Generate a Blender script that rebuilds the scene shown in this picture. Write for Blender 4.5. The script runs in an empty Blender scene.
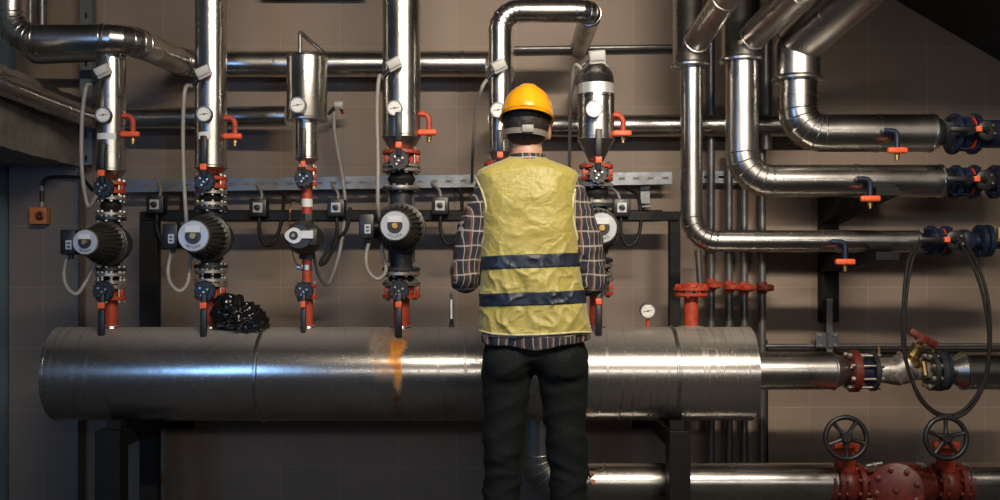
import bpy, bmesh, math, random
from mathutils import Vector, Matrix, noise
random.seed(7)
PI=math.pi
F=972.0; HY=275.0; ZC=1.22
col=bpy.context.scene.collection
def P(px,py,Y): return Vector(((px-500)*Y/F, Y, ZC-(py-HY)*Y/F))
def U(Y): return Y/F
YC=4.3; U0=U(YC); YW=5.0

# ------------------------------------------------------------------ materials
def nt(name):
    m=bpy.data.materials.new(name); m.use_nodes=True
    return m,m.node_tree.nodes,m.node_tree.links,m.node_tree.nodes['Principled BSDF']
def coords(n,l,scale=(1,1,1),kind='Object'):
    tc=n.new('ShaderNodeTexCoord'); mp=n.new('ShaderNodeMapping'); mp.inputs['Scale'].default_value=scale
    l.new(tc.outputs[kind],mp.inputs['Vector']); return mp.outputs['Vector']
def ramp(n,l,fac,stops):
    r=n.new('ShaderNodeValToRGB'); e=r.color_ramp.elements
    while len(e)<len(stops): e.new(.5)
    for k,(p,c) in enumerate(stops):
        e[k].position=p; e[k].color=tuple(c)+(1,) if len(c)==3 else c
    l.new(fac,r.inputs['Fac']); return r.outputs['Color']
def noisen(n,l,vec,scale,detail=4,rough=.55):
    t=n.new('ShaderNodeTexNoise'); t.inputs['Scale'].default_value=scale; t.inputs['Detail'].default_value=detail
    t.inputs['Roughness'].default_value=rough; l.new(vec,t.inputs['Vector']); return t.outputs['Fac']
def bump(n,l,b,h,strength,dist=.01):
    bp=n.new('ShaderNodeBump'); bp.inputs['Strength'].default_value=strength; bp.inputs['Distance'].default_value=dist
    l.new(h,bp.inputs['Height']); l.new(bp.outputs['Normal'],b.inputs['Normal'])
def mathn(n,l,op,a,b=None,c=None):
    m=n.new('ShaderNodeMath'); m.operation=op
    for i,x in enumerate((a,b,c)):
        if x is None: continue
        if isinstance(x,(int,float)): m.inputs[i].default_value=x
        else: l.new(x,m.inputs[i])
    return m.outputs[0]
def mixc(n,l,fac,a,b):
    m=n.new('ShaderNodeMix'); m.data_type='RGBA'
    if isinstance(fac,(int,float)): m.inputs[0].default_value=fac
    else: l.new(fac,m.inputs[0])
    for i,x in ((6,a),(7,b)):
        if isinstance(x,tuple): m.inputs[i].default_value=x+(1,) if len(x)==3 else x
        else: l.new(x,m.inputs[i])
    return m.outputs[2]
def simple(name,colr,rough=.5,metal=0,var=.25,scale=20,bmp=.1,coat=0):
    m,n,l,b=nt(name); v=coords(n,l)
    f=noisen(n,l,v,scale)
    lo=tuple(c*(1-var) for c in colr); hi=tuple(min(1,c*(1+var)) for c in colr)
    l.new(ramp(n,l,f,[(.3,lo),(.7,hi)]),b.inputs['Base Color'])
    b.inputs['Metallic'].default_value=metal
    rr=ramp(n,l,noisen(n,l,v,scale*2.3),[(.3,(rough*.8,)*3),(.7,(min(1,rough*1.2),)*3)])
    l.new(rr,b.inputs['Roughness'])
    if coat: b.inputs['Coat Weight'].default_value=coat
    if bmp: bump(n,l,b,f,bmp,.002)
    return m
def cladding(name,colr,rough,dirt=.35,big=(6,6,6)):
    m,n,l,b=nt(name); v=coords(n,l,big)
    f=noisen(n,l,v,1.2,6,.6); f2=noisen(n,l,coords(n,l,(40,40,40)),2,5,.7)
    c=ramp(n,l,f,[(.3,tuple(x*(1-dirt) for x in colr)),(.65,colr)])
    l.new(c,b.inputs['Base Color']); b.inputs['Metallic'].default_value=1
    rr=ramp(n,l,noisen(n,l,v,.5,4,.6),[(.3,(rough*.8,)*3),(.7,(rough*1.2,)*3)])
    l.new(rr,b.inputs['Roughness'])
    bump(n,l,b,noisen(n,l,v,.8,2,.5),.10,.012)
    return m
M={}
M['clad']=cladding('aluminium_cladding',(.57,.55,.52),.27,.22)
M['clad_dark']=cladding('dull_aluminium_cladding',(.40,.37,.33),.34)
M['galv']=simple('galvanised_steel',(.19,.20,.21),.48,.9,.2,30)
M['channel']=simple('zinc_channel_steel',(.20,.22,.24),.5,.8,.06,8,.02)
M['steel']=simple('bare_steel',(.34,.31,.28),.38,.65,.35,40)
M['bolt']=simple('zinc_bolt',(.55,.52,.46),.35,1,.2,60)
M['red']=simple('red_pipe_paint',(.38,.048,.020),.5,0,.35,35,.3)
M['dred']=simple('dark_red_paint',(.12,.017,.010),.42,0,.35,35,.3)
M['orange']=simple('orange_red_plastic',(.80,.11,.03),.4,0,.1,30)
M['tag']=simple('orange_tag',(.85,.13,.04),.5,0,.08,30)
M['black']=simple('black_plastic',(.012,.012,.013),.42,0,.2,30,.1)
M['blacks']=simple('black_painted_steel',(.005,.005,.006),.6,0,.3,18,.2)
M['rubber']=simple('black_rubber',(.008,.008,.008),.65,0,.2,30,.1)
M['castd']=simple('dark_cast_iron',(.032,.034,.036),.45,.3,.35,35,.3)
M['motor']=simple('dark_olive_motor_housing',(.040,.039,.034),.42,.35,.3,30,.15)
M['blue']=simple('dark_blue_paint',(.006,.013,.034),.42,0,.3,30,.2)
M['face']=simple('silver_grey_plate',(.42,.44,.47),.4,.2,.06,20,0)
M['facew']=simple('pale_grey_plate',(.60,.62,.64),.4,0,.05,20,0)
M['ink']=simple('dark_ink',(.03,.03,.035),.6,0,0,10,0)
M['brass']=simple('brass',(.38,.25,.10),.4,1,.2,40)
M['dial']=simple('white_dial',(.72,.71,.67),.5,0,.05,20,0)
M['white']=simple('off_white_plastic',(.52,.51,.48),.5,0,.08,20,.05)
M['strap']=simple('grey_strap',(.17,.15,.13),.5,0,.1,20,.05)
M['cable']=simple('grey_cable',(.27,.255,.23),.5,0,.15,20,.05)
M['copper']=simple('copper_capillary',(.45,.20,.08),.35,1,.2,30)
M['glass']=simple('thermometer_glass',(.75,.75,.72),.2,0,.05,20,0)
M['junction']=simple('orange_junction_box',(.50,.17,.05),.55,0,.2,25,.1)
M['conduit']=simple('grey_conduit_paint',(.17,.17,.17),.38,.7,.2,20,.05)
M['sticker']=simple('white_sticker',(.70,.70,.68),.5,0,.05,20,0)
M['tape']=simple('silver_foil_tape',(.72,.72,.71),.45,.7,.05,30,.1)
M['skin']=simple('skin',(.46,.25,.17),.5,0,.1,30,.1)
M['hair']=simple('dark_brown_hair',(.018,.013,.010),.6,0,.4,120,.5)
M['helmet']=simple('yellow_helmet_shell',(.85,.37,.010),.25,0,.06,12,.02,.5)
M['leather']=simple('black_leather',(.02,.018,.016),.5,0,.2,30,.2)
M['trouser']=simple('black_green_cotton',(.005,.0068,.0065),.85,0,.25,60,.3)
M['bag']=simple('black_bin_bag',(.008,.008,.009),.18,0,.2,10,0)
M['bracket']=M['blacks']
for k_,v_ in (('trouser',.28),('blacks',.3),('rubber',.35),('castd',.4)):
    M[k_].node_tree.nodes['Principled BSDF'].inputs['Specular IOR Level'].default_value=v_
M['floor']=None
# wall tiles: square 0.302 x 0.309 m
def tile_mat(name,base,phx,phz):
    m,n,l,b=nt(name)
    g=n.new('ShaderNodeNewGeometry'); sp=n.new('ShaderNodeSeparateXYZ'); l.new(g.outputs['Position'],sp.inputs[0])
    cb=n.new('ShaderNodeCombineXYZ')
    xy=mathn(n,l,'ADD',sp.outputs['X'],sp.outputs['Y'])
    l.new(mathn(n,l,'ADD',xy,-phx+30*.302),cb.inputs[0]); l.new(mathn(n,l,'ADD',sp.outputs['Z'],-phz+30*.309),cb.inputs[1])
    br=n.new('ShaderNodeTexBrick'); br.offset=0; br.squash=1
    br.inputs['Scale'].default_value=1; br.inputs['Brick Width'].default_value=.302; br.inputs['Row Height'].default_value=.309
    br.inputs['Mortar Size'].default_value=.0022; br.inputs['Mortar Smooth'].default_value=.3; br.inputs['Bias'].default_value=0
    br.inputs['Color1'].default_value=tuple(base)+(1,); br.inputs['Color2'].default_value=tuple(c*.93 for c in base)+(1,)
    br.inputs['Mortar'].default_value=tuple(min(1,c*1.35) for c in base)+(1,)
    l.new(cb.outputs[0],br.inputs['Vector'])
    v=coords(n,l); f=noisen(n,l,v,1.8,6,.6); f2=noisen(n,l,v,60,3,.6)
    sh=ramp(n,l,f,[(.3,(.86,.85,.84)),(.7,(1.06,1.05,1.03))])
    mm=n.new('ShaderNodeMix'); mm.data_type='RGBA'; mm.blend_type='MULTIPLY'; mm.inputs[0].default_value=1
    l.new(br.outputs['Color'],mm.inputs[6]); l.new(sh,mm.inputs[7])
    sp2=ramp(n,l,f2,[(.72,(0,0,0)),(.78,(1,1,1))])
    c=mixc(n,l,mathn(n,l,'MULTIPLY',sp2,.25),mm.outputs[2],tuple(x*.5 for x in base))
    # rusty joints here and there
    jr=ramp(n,l,noisen(n,l,v,3.5,3,.5),[(.55,(0,0,0)),(.66,(1,1,1))])
    c=mixc(n,l,mathn(n,l,'MULTIPLY',mathn(n,l,'MULTIPLY',br.outputs['Fac'],jr),.7),c,(.34,.15,.05))
    l.new(c,b.inputs['Base Color']); b.inputs['Roughness'].default_value=.6
    bump(n,l,b,mathn(n,l,'SUBTRACT',mathn(n,l,'MULTIPLY',f2,.15),br.outputs['Fac']),.35,.003)
    return m
WALLC=(.235,.180,.140)
M['tile']=tile_mat('brown_wall_tiles',WALLC,P(281,0,YW).x+YW,P(0,287,YW).z)
M['tile2']=tile_mat('grey_brown_column_tiles',(.17,.145,.13),P(43,0,4.9).x+4.9,P(0,287,4.9).z)
M['tile3']=tile_mat('blue_grey_side_wall',(.16,.24,.32),0,P(0,287,YW).z)
def concrete(name,base,bs=1):
    m,n,l,b=nt(name); v=coords(n,l); f=noisen(n,l,v,7,8,.7); f2=noisen(n,l,v,55,6,.7)
    c=ramp(n,l,f,[(.25,tuple(x*.55 for x in base)),(.75,tuple(x*1.25 for x in base))])
    l.new(c,b.inputs['Base Color']); b.inputs['Roughness'].default_value=.9
    bump(n,l,b,mathn(n,l,'ADD',f,mathn(n,l,'MULTIPLY',f2,.4)),.9*bs,.02); return m
M['concrete']=concrete('rough_concrete',(.22,.20,.175))
M['floor']=concrete('grey_screed_floor',(.055,.055,.055),.3)
M['plaster']=concrete('grey_painted_plaster',(.13,.13,.125),.2)
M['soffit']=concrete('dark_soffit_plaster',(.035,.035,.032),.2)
M['plaster_light']=concrete('pale_painted_plaster',(.42,.40,.37),.1)
# drum cladding with drips and rust run
def drum_mat():
    m,n,l,b=nt('dusty_drum_cladding')
    g=n.new('ShaderNodeNewGeometry'); sp=n.new('ShaderNodeSeparateXYZ'); l.new(g.outputs['Position'],sp.inputs[0])
    X,Z=sp.outputs['X'],sp.outputs['Z']
    v=coords(n,l); f=noisen(n,l,v,2.5,6,.6); f2=noisen(n,l,v,90,4,.7)
    base=ramp(n,l,f,[(.3,(.38,.355,.32)),(.7,(.52,.49,.45))])
    mp=n.new('ShaderNodeMapping'); mp.inputs['Scale'].default_value=(55,3,3.2); l.new(g.outputs['Position'],mp.inputs[0])
    dr=noisen(n,l,mp.outputs[0],1,4,.55)
    drip=ramp(n,l,dr,[(.56,(0,0,0)),(.66,(1,1,1))])
    zone=ramp(n,l,noisen(n,l,v,1.7,3,.5),[(.42,(0,0,0)),(.6,(1,1,1))])
    c=mixc(n,l,mathn(n,l,'MULTIPLY',mathn(n,l,'MULTIPLY',drip,zone),.55),base,(.20,.15,.11))
    # dust specks
    vs=ramp(n,l,f2,[(.6,(0,0,0)),(.7,(1,1,1))])
    # rust tear
    def tear(x0,z1,z0,w1,w0,edge):
        t=n.new('ShaderNodeMapRange'); t.inputs[1].default_value=z0; t.inputs[2].default_value=z1; t.inputs[3].default_value=w0; t.inputs[4].default_value=w1
        l.new(Z,t.inputs[0])
        wob=mathn(n,l,'MULTIPLY',mathn(n,l,'SUBTRACT',noisen(n,l,v,14,5,.7),.5),.07)
        d=mathn(n,l,'ABSOLUTE',mathn(n,l,'ADD',mathn(n,l,'SUBTRACT',X,x0),wob))
        mr=n.new('ShaderNodeMapRange'); mr.clamp=True
        l.new(mathn(n,l,'SUBTRACT',t.outputs[0],d),mr.inputs[0]); mr.inputs[1].default_value=-edge; mr.inputs[2].default_value=edge
        mz=n.new('ShaderNodeMapRange'); l.new(Z,mz.inputs[0]); mz.inputs[1].default_value=z0-.02; mz.inputs[2].default_value=z0+.03
        mz2=n.new('ShaderNodeMapRange'); l.new(Z,mz2.inputs[0]); mz2.inputs[1].default_value=z1+.01; mz2.inputs[2].default_value=z1-.03
        return mathn(n,l,'MULTIPLY',mr.outputs[0],mathn(n,l,'MULTIPLY',mz.outputs[0],mz2.outputs[0]))
    halo=tear(-.485,.985,.78,.095,.04,.02)
    sp3=ramp(n,l,noisen(n,l,v,45,5,.8),[(.42,(0,0,0)),(.62,(1,1,1))])
    c=mixc(n,l,mathn(n,l,'MULTIPLY',mathn(n,l,'MULTIPLY',halo,sp3),.95),c,(.50,.25,.08))
    core=tear(-.437,.955,.72,.040,.006,.010)
    cc=ramp(n,l,noisen(n,l,v,30,4,.6),[(.35,(.50,.13,.02)),(.6,(.85,.36,.04))])
    c=mixc(n,l,mathn(n,l,'MULTIPLY',core,.95),c,cc)
    run=tear(-.440,.74,.60,.010,.003,.004)
    c=mixc(n,l,mathn(n,l,'MULTIPLY',run,.7),c,(.40,.12,.03))
    l.new(c,b.inputs['Base Color'])
    # settled dust on the upward facing side
    sn=n.new('ShaderNodeSeparateXYZ'); l.new(g.outputs['Normal'],sn.inputs[0])
    dz=n.new('ShaderNodeMapRange'); l.new(sn.outputs['Z'],dz.inputs[0]); dz.inputs[1].default_value=.55; dz.inputs[2].default_value=.9
    st=mathn(n,l,'MAXIMUM',mathn(n,l,'MULTIPLY',halo,.5),core)
    st=mathn(n,l,'MAXIMUM',st,mathn(n,l,'MULTIPLY',dz.outputs[0],.45))
    l.new(mathn(n,l,'SUBTRACT',.93,mathn(n,l,'MULTIPLY',st,.8)),b.inputs['Metallic'])
    rr=mathn(n,l,'ADD',.22,mathn(n,l,'MULTIPLY',mathn(n,l,'ADD',vs,mathn(n,l,'MULTIPLY',drip,zone)),.13))
    rr=mathn(n,l,'ADD',rr,mathn(n,l,'MULTIPLY',dz.outputs[0],.2))
    l.new(rr,b.inputs['Roughness']); bump(n,l,b,f,.10,.02)
    return m
M['drum']=drum_mat()
def plaid_mat():
    m,n,l,b=nt('plaid_shirt_cloth')
    tc=n.new('ShaderNodeTexCoord'); sp=n.new('ShaderNodeSeparateXYZ')
    v=tc.outputs['Object']; nz=n.new('ShaderNodeTexNoise'); nz.inputs['Scale'].default_value=6; l.new(v,nz.inputs['Vector'])
    ad=n.new('ShaderNodeVectorMath'); ad.operation='MULTIPLY_ADD'; l.new(nz.outputs['Color'],ad.inputs[0]); ad.inputs[1].default_value=(.03,.03,.03); l.new(v,ad.inputs[2])
    l.new(ad.outputs[0],sp.inputs[0])
    X=mathn(n,l,'ADD',sp.outputs['X'],mathn(n,l,'MULTIPLY',sp.outputs['Y'],.6)); Z=sp.outputs['Z']
    def stripe(c,per,ph,w):
        f=mathn(n,l,'FRACT',mathn(n,l,'ADD',mathn(n,l,'DIVIDE',c,per),ph))
        return mathn(n,l,'LESS_THAN',mathn(n,l,'ABSOLUTE',mathn(n,l,'SUBTRACT',f,.5)),w)
    c=mixc(n,l,mathn(n,l,'MULTIPLY',stripe(X,.046,.0,.24),.8),(.045,.032,.027),(.010,.014,.026))
    c=mixc(n,l,mathn(n,l,'MULTIPLY',stripe(Z,.05,.3,.22),.6),c,(.010,.013,.026))
    c=mixc(n,l,mathn(n,l,'MULTIPLY',stripe(X,.023,.2,.06),.65),c,(.46,.42,.36))
    c=mixc(n,l,mathn(n,l,'MULTIPLY',stripe(Z,.05,.8,.055),.6),c,(.48,.43,.38))
    c=mixc(n,l,mathn(n,l,'MULTIPLY',stripe(X,.046,.45,.04),.5),c,(.35,.12,.06))
    l.new(c,b.inputs['Base Color']); b.inputs['Roughness'].default_value=.8
    bump(n,l,b,noisen(n,l,v,200,3,.6),.3,.001); return m
M['plaid']=plaid_mat()
def vest_mat():
    m,n,l,b=nt('yellow_vest_fabric'); v=coords(n,l)
    f=noisen(n,l,v,5,6,.65)
    l.new(ramp(n,l,f,[(.3,(.34,.285,.055)),(.7,(.46,.385,.10))]),b.inputs['Base Color'])
    b.inputs['Roughness'].default_value=.38; b.inputs['Sheen Weight'].default_value=.3
    f3=noisen(n,l,v,11,8,.66)
    w=n.new('ShaderNodeTexVoronoi'); w.inputs['Scale'].default_value=9; w.feature='DISTANCE_TO_EDGE'
    ad=n.new('ShaderNodeVectorMath'); ad.operation='MULTIPLY_ADD'
    nz=n.new('ShaderNodeTexNoise'); nz.inputs['Scale'].default_value=5; nz.inputs['Detail'].default_value=5; l.new(v,nz.inputs['Vector'])
    l.new(nz.outputs['Color'],ad.inputs[0]); ad.inputs[1].default_value=(.35,.35,.35); l.new(v,ad.inputs[2]); l.new(ad.outputs[0],w.inputs['Vector'])
    cr=ramp(n,l,w.outputs['Distance'],[(0,(0,0,0)),(.12,(1,1,1))])
    bump(n,l,b,mathn(n,l,'ADD',mathn(n,l,'MULTIPLY',cr,.18),f3),.7,.012); return m
M['vest']=vest_mat()
M['band']=simple('navy_band',(.018,.026,.042),.4,0,.25,25,.4)
M['binding']=simple('pale_vest_binding',(.62,.57,.32),.6,0,.1,40,.1)

# ------------------------------------------------------------------ mesh helpers
def frame(ax):
    ax=Vector(ax).normalized(); t=Vector((0,0,1)) if abs(ax.z)<.9 else Vector((1,0,0))
    a=ax.cross(t).normalized(); return a,ax.cross(a).normalized(),ax
class MB:
    def __init__(s): s.v=[]; s.f=[]; s.marks=[]
    def part(s): s.marks.append((len(s.v),len(s.f))); return s
    def lathe(s,o,ax,prof,seg=24,cap=True):
        o=Vector(o); a,b,ax=frame(ax); n0=len(s.v)
        for t,r in prof:
            for k in range(seg):
                th=2*PI*k/seg; s.v.append(o+ax*t+a*(r*math.cos(th))+b*(r*math.sin(th)))
        for i in range(len(prof)-1):
            for k in range(seg):
                k2=(k+1)%seg
                s.f.append((n0+i*seg+k,n0+i*seg+k2,n0+(i+1)*seg+k2,n0+(i+1)*seg+k))
        if cap:
            s.f.append(tuple(n0+k for k in reversed(range(seg))))
            s.f.append(tuple(n0+(len(prof)-1)*seg+k for k in range(seg)))
        return s
    def cyl(s,p0,p1,r0,r1=None,seg=24):
        p0=Vector(p0);p1=Vector(p1); return s.lathe(p0,p1-p0,[(0,r0),((p1-p0).length,r0 if r1 is None else r1)],seg)
    def disc(s,c,ax,r,h,seg=32,ch=.0015):   # chamfered disc centred on c
        return s.lathe(Vector(c),ax,[(-h/2,r-ch),(-h/2+ch,r),(h/2-ch,r),(h/2,r-ch)],seg)
    def tube(s,pts,r,seg=12,closed=False,cap=True):
        pts=[Vector(p) for p in pts]; n=len(pts)
        rs=r if isinstance(r,(list,tuple)) else [r]*n
        def d(i,j): return (pts[j]-pts[i]).normalized()
        if closed: T=[(d(i-1,i)+d(i,(i+1)%n)).normalized() for i in range(n)]
        else: T=[d(0,1)]+[(d(i-1,i)+d(i,i+1)).normalized() for i in range(1,n-1)]+[d(n-2,n-1)]
        a,b,_=frame(T[0]); n0=len(s.v); rings=[]
        for i in range(n):
            if i:
                q=T[i-1].rotation_difference(T[i]); a=q@a
            b=T[i].cross(a).normalized(); a=b.cross(T[i]).normalized()
            # mitre stretch
            if 0<i<n-1 or closed:
                di=d(i-1,i); dj=d(i,(i+1)%n); c=max(.35,math.sqrt(max(0,(1+di.dot(dj))/2)))
                bend=(dj-di); 
            else: c=1; bend=Vector()
            ring=[]
            bn=bend.normalized() if bend.length>1e-6 else None
            for k in range(seg):
                th=2*PI*k/seg; o=a*math.cos(th)+b*math.sin(th)
                if bn is not None: o=o+bn*(o.dot(bn)*(1/c-1))
                ring.append(pts[i]+o*rs[i])
            s.v+=ring; rings.append(ring)
        m=n if closed else n-1
        for i in range(m):
            j=(i+1)%n
            for k in range(seg):
                k2=(k+1)%seg
                s.f.append((n0+i*seg+k,n0+i*seg+k2,n0+j*seg+k2,n0+j*seg+k))
        if cap and not closed:
            s.f.append(tuple(n0+k for k in reversed(range(seg)))); s.f.append(tuple(n0+(n-1)*seg+k for k in range(seg)))
        s.rings=rings
        return s
    def box(s,c,size,R=None,bev=0):
        bm=bmesh.new(); bmesh.ops.create_cube(bm,size=1)
        bmesh.ops.scale(bm,vec=Vector(size),verts=bm.verts)
        if bev: bmesh.ops.bevel(bm,geom=bm.edges[:],offset=bev,segments=2,affect='EDGES',profile=.5)
        mat=Matrix.Translation(Vector(c))@((R or Matrix.Identity(3)).to_4x4())
        bm.verts.ensure_lookup_table(); n0=len(s.v)
        for v in bm.verts: v.index; s.v.append(mat@v.co)
        bm.verts.index_update()
        for f in bm.faces: s.f.append(tuple(n0+v.index for v in f.verts))
        bm.free(); return s
    def ball(s,c,r,seg=16,R=None):
        r=Vector(r) if not isinstance(r,(int,float)) else Vector((r,r,r)); R=R or Matrix.Identity(3)
        n0=len(s.v); h=seg//2
        for i in range(1,h):
            ph=PI*i/h
            for k in range(seg):
                th=2*PI*k/seg; p=Vector((r.x*math.sin(ph)*math.cos(th),r.y*math.sin(ph)*math.sin(th),r.z*math.cos(ph)))
                s.v.append(Vector(c)+R@p)
        t=len(s.v); s.v.append(Vector(c)+R@Vector((0,0,r.z))); s.v.append(Vector(c)+R@Vector((0,0,-r.z)))
        for i in range(h-2):
            for k in range(seg):
                k2=(k+1)%seg; s.f.append((n0+i*seg+k,n0+(i+1)*seg+k,n0+(i+1)*seg+k2,n0+i*seg+k2))
        for k in range(seg):
            k2=(k+1)%seg; s.f.append((t,n0+k,n0+k2)); s.f.append((t+1,n0+(h-2)*seg+k2,n0+(h-2)*seg+k))
        return s
    def capsule(s,p0,p1,r0,r1,seg=16):
        p0=Vector(p0);p1=Vector(p1);L=(p1-p0).length; prof=[]
        for k in range(6): a=PI/2*(k+.15)/6; prof.append((-r0*math.cos(a),r0*math.sin(a)))
        prof.append((0,r0)); prof.append((L,r1))
        for k in range(6): a=PI/2*(k+1)/6.15; prof.append((L+r1*math.sin(a),r1*math.cos(a)))
        return s.lathe(p0,p1-p0,prof,seg)
    def bolts(s,c,ax,R,n,r,h,ph=0):   # hex heads both sides
        a,b,ax=frame(ax)
        for k in range(n):
            th=2*PI*(k+ph)/n; q=Vector(c)+a*(R*math.cos(th))+b*(R*math.sin(th))
            s.lathe(q,ax,[(-h/2,r),(h/2,r)],6)
        return s
def build(name,mb,mat,parent=None,smooth=True,angle=35):
    if mb.marks:
        mk=mb.marks+[(len(mb.v),len(mb.f))]; o=None
        for (v0,f0),(v1,f1) in zip(mk,mk[1:]):
            q=MB(); q.v=mb.v[v0:v1]; q.f=[tuple(i-v0 for i in f) for f in mb.f[f0:f1]]
            o=build(name,q,mat,parent,smooth,angle)
        return o
    off=parent['_loc'] if parent and '_loc' in parent else None
    o3=Vector(off) if off else Vector()
    me=bpy.data.meshes.new(name)
    me.from_pydata([tuple(v-o3) for v in mb.v],[],mb.f); me.validate()
    bm=bmesh.new(); bm.from_mesh(me); bmesh.ops.recalc_face_normals(bm,faces=bm.faces); bm.to_mesh(me); bm.free()
    if smooth:
        me.polygons.foreach_set('use_smooth',[True]*len(me.polygons)); me.set_sharp_from_angle(angle=math.radians(angle))
    me.materials.append(M[mat] if isinstance(mat,str) else mat)
    o=bpy.data.objects.new(name,me); col.objects.link(o)
    if parent:
        o.parent=parent; o['_loc']=tuple(o3)
    else:
        # origin at the thing's base
        c=sum((Vector(v.co) for v in me.vertices),Vector())/max(1,len(me.vertices)); zmin=min(v.co.z for v in me.vertices)
        c.z=zmin
        for v in me.vertices: v.co-=c
        o.location=c; o['_loc']=tuple(c)
    return o
def thing(name,label,cat,loc,group=None):
    o=bpy.data.objects.new(name,None); o.empty_display_size=.05; col.objects.link(o); o.location=loc; o['_loc']=tuple(loc)
    o['label']=label; o['category']=cat
    if group: o['group']=group
    return o
def tag(o,label,cat,group=None):
    o['label']=label; o['category']=cat
    if group: o['group']=group
    return o
def struct(name,mb,mat,**k):
    o=build(name,mb,mat,None,**k); o['kind']='structure'; return o
def fillet(pts,R,n=5):
    pts=[Vector(p) for p in pts]; out=[pts[0]]; bends=[]
    for i in range(1,len(pts)-1):
        d0=(pts[i]-pts[i-1]).normalized(); d1=(pts[i+1]-pts[i]).normalized()
        ang=d0.angle(d1); Ri=R[i-1] if isinstance(R,(list,tuple)) else R
        t=Ri*math.tan(ang/2); a=pts[i]-d0*t; nrm=(d1-d0*d1.dot(d0)).normalized(); c=a+nrm*Ri
        idx=[]
        for k in range(n+1):
            th=ang*k/n; out.append(c-nrm*(Ri*math.cos(th))+d0*(Ri*math.sin(th))); idx.append(len(out)-1)
        bends.append(idx)
    out.append(pts[-1]); return out,bends
def smoothpath(pts,n=8):
    pts=[Vector(p) for p in pts]; q=[pts[0]]+pts+[pts[-1]]; out=[]
    for i in range(1,len(q)-2):
        p0,p1,p2,p3=q[i-1:i+3]
        for k in range(n):
            t=k/n; out.append(.5*((2*p1)+(-p0+p2)*t+(2*p0-5*p1+4*p2-p3)*t*t+(-p0+3*p1-3*p2+p3)*t**3))
    out.append(pts[-1]); return out
def pipe(name,label,pts,r,R=.1,n=5,mat='clad',seams=(),cat='pipe',group=None,ends=(),seg=40,bead=.0028,name_part='cladding'):
    """insulated pipe. seams: world points (on axis) with axis ; ends: (point,axis,length,r_end) cones"""
    path,bends=fillet(pts,R,n) if len(pts)>2 else ([Vector(p) for p in pts],[])
    t=thing(name,label,cat,path[-1] if path[-1].z<path[0].z else path[0],group)
    # keep elbows as crisp segments, seen as mitred cuts
    mb=MB().tube(path,r,seg); rings=mb.rings
    for p,ax,L,re in ends: mb.lathe(p,ax,[(0,r),(.004,r+.003),(.010,r+.003),(.012,r-.002),(L,re)],seg)
    build(name_part,mb,mat,t,angle=12 if bends else 30)
    for idx in bends:
        sb=MB()
        for i in idx: sb.tube(rings[i],bead,6,closed=True)
        build('elbow_seam',sb,mat,t)
    for p,ax,w in seams:
        a=Vector(ax).normalized()
        build('seam_band',MB().lathe(Vector(p)-a*w/2,a,[(0,r+.0005),(.001,r+.003),(w-.001,r+.003),(w,r+.0005)],seg),mat,t)
    return t
X_=Vector((1,0,0)); Z_=Vector((0,0,1)); Y_=Vector((0,1,0))

# ------------------------------------------------------------------ setting
XL=-2.49; XR=4.2; ZT=3.3; YB=-2.2
struct('wall_back',MB().box(((XL+XR)/2,YW+.1,ZT/2),(XR-XL+.4,.2,ZT)),'tile',smooth=False)
struct('floor',MB().box(((XL+XR)/2,(YW+YB)/2,-.05),(XR-XL+.4,YW-YB+.4,.1)),'floor',smooth=False)
struct('ceiling',MB().box(((XL+XR)/2,(YW+YB)/2,ZT+.05),(XR-XL+.4,YW-YB+.4,.1)),'plaster',smooth=False)
struct('wall_left',MB().box((XL-.1,(YW+YB)/2,ZT/2),(.2,YW-YB,ZT)),'tile3',smooth=False)
struct('wall_right',MB().box((XR+.1,(YW+YB)/2,ZT/2),(.2,YW-YB,ZT)),'plaster_light',smooth=False)
struct('wall_front',MB().box(((XL+XR)/2,YB-.1,ZT/2),(XR-XL,.2,ZT)),'plaster_light',smooth=False)
# tiled pilaster at the left end of the wall
a=P(9,0,4.9).x; b_=P(77,0,4.9).x
struct('wall_pilaster',MB().box(((a+b_)/2,4.95,P(0,166,4.9).z/2),(b_-a,.1,P(0,166,4.9).z)),'tile2',smooth=False)
struct('trim_corner',MB().box((b_+.004,4.893,.82),(.012,.014,P(0,168,4.9).z*2-1.64)),'galv',smooth=False)
# rough concrete beam running towards the wall
def beam():
    mb=MB(); xf=-2.115; x0=XL+.001; zt=P(0,98,4.9).z; zb=P(0,167,4.9).z
    ys=[.8+i*(4.98-.8)/120 for i in range(121)]; nz_=16; n0=0
    prof=[]
    for i,y in enumerate(ys):
        row=[]
        for k in range(nz_+1):
            z=zb+(zt-zb)*k/nz_
            w=noise.noise(Vector((y*4,z*6,0)))*.012+noise.noise(Vector((y*17,z*20,3)))*.006
            e=noise.noise(Vector((y*9,1,5)))*.02+noise.noise(Vector((y*25,4,5)))*.012
            row.append(Vector((xf+w,y,z+(e if k==nz_ else (e*.3 if k==0 else 0)))))
        row.append(Vector((x0,y,zt+.01))); row.append(Vector((x0,y,zb)))
        prof.append(row)
    m=len(prof[0])
    for row in prof: mb.v+=row
    for i in range(len(ys)-1):
        for k in range(m):
            k2=(k+1)%m; mb.f.append((i*m+k,i*m+k2,(i+1)*m+k2,(i+1)*m+k))
    mb.f.append(tuple(range(m))); mb.f.append(tuple((len(ys)-1)*m+k for k in reversed(range(m))))
    struct('beam_left',mb,'concrete',angle=50)
beam()
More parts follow.
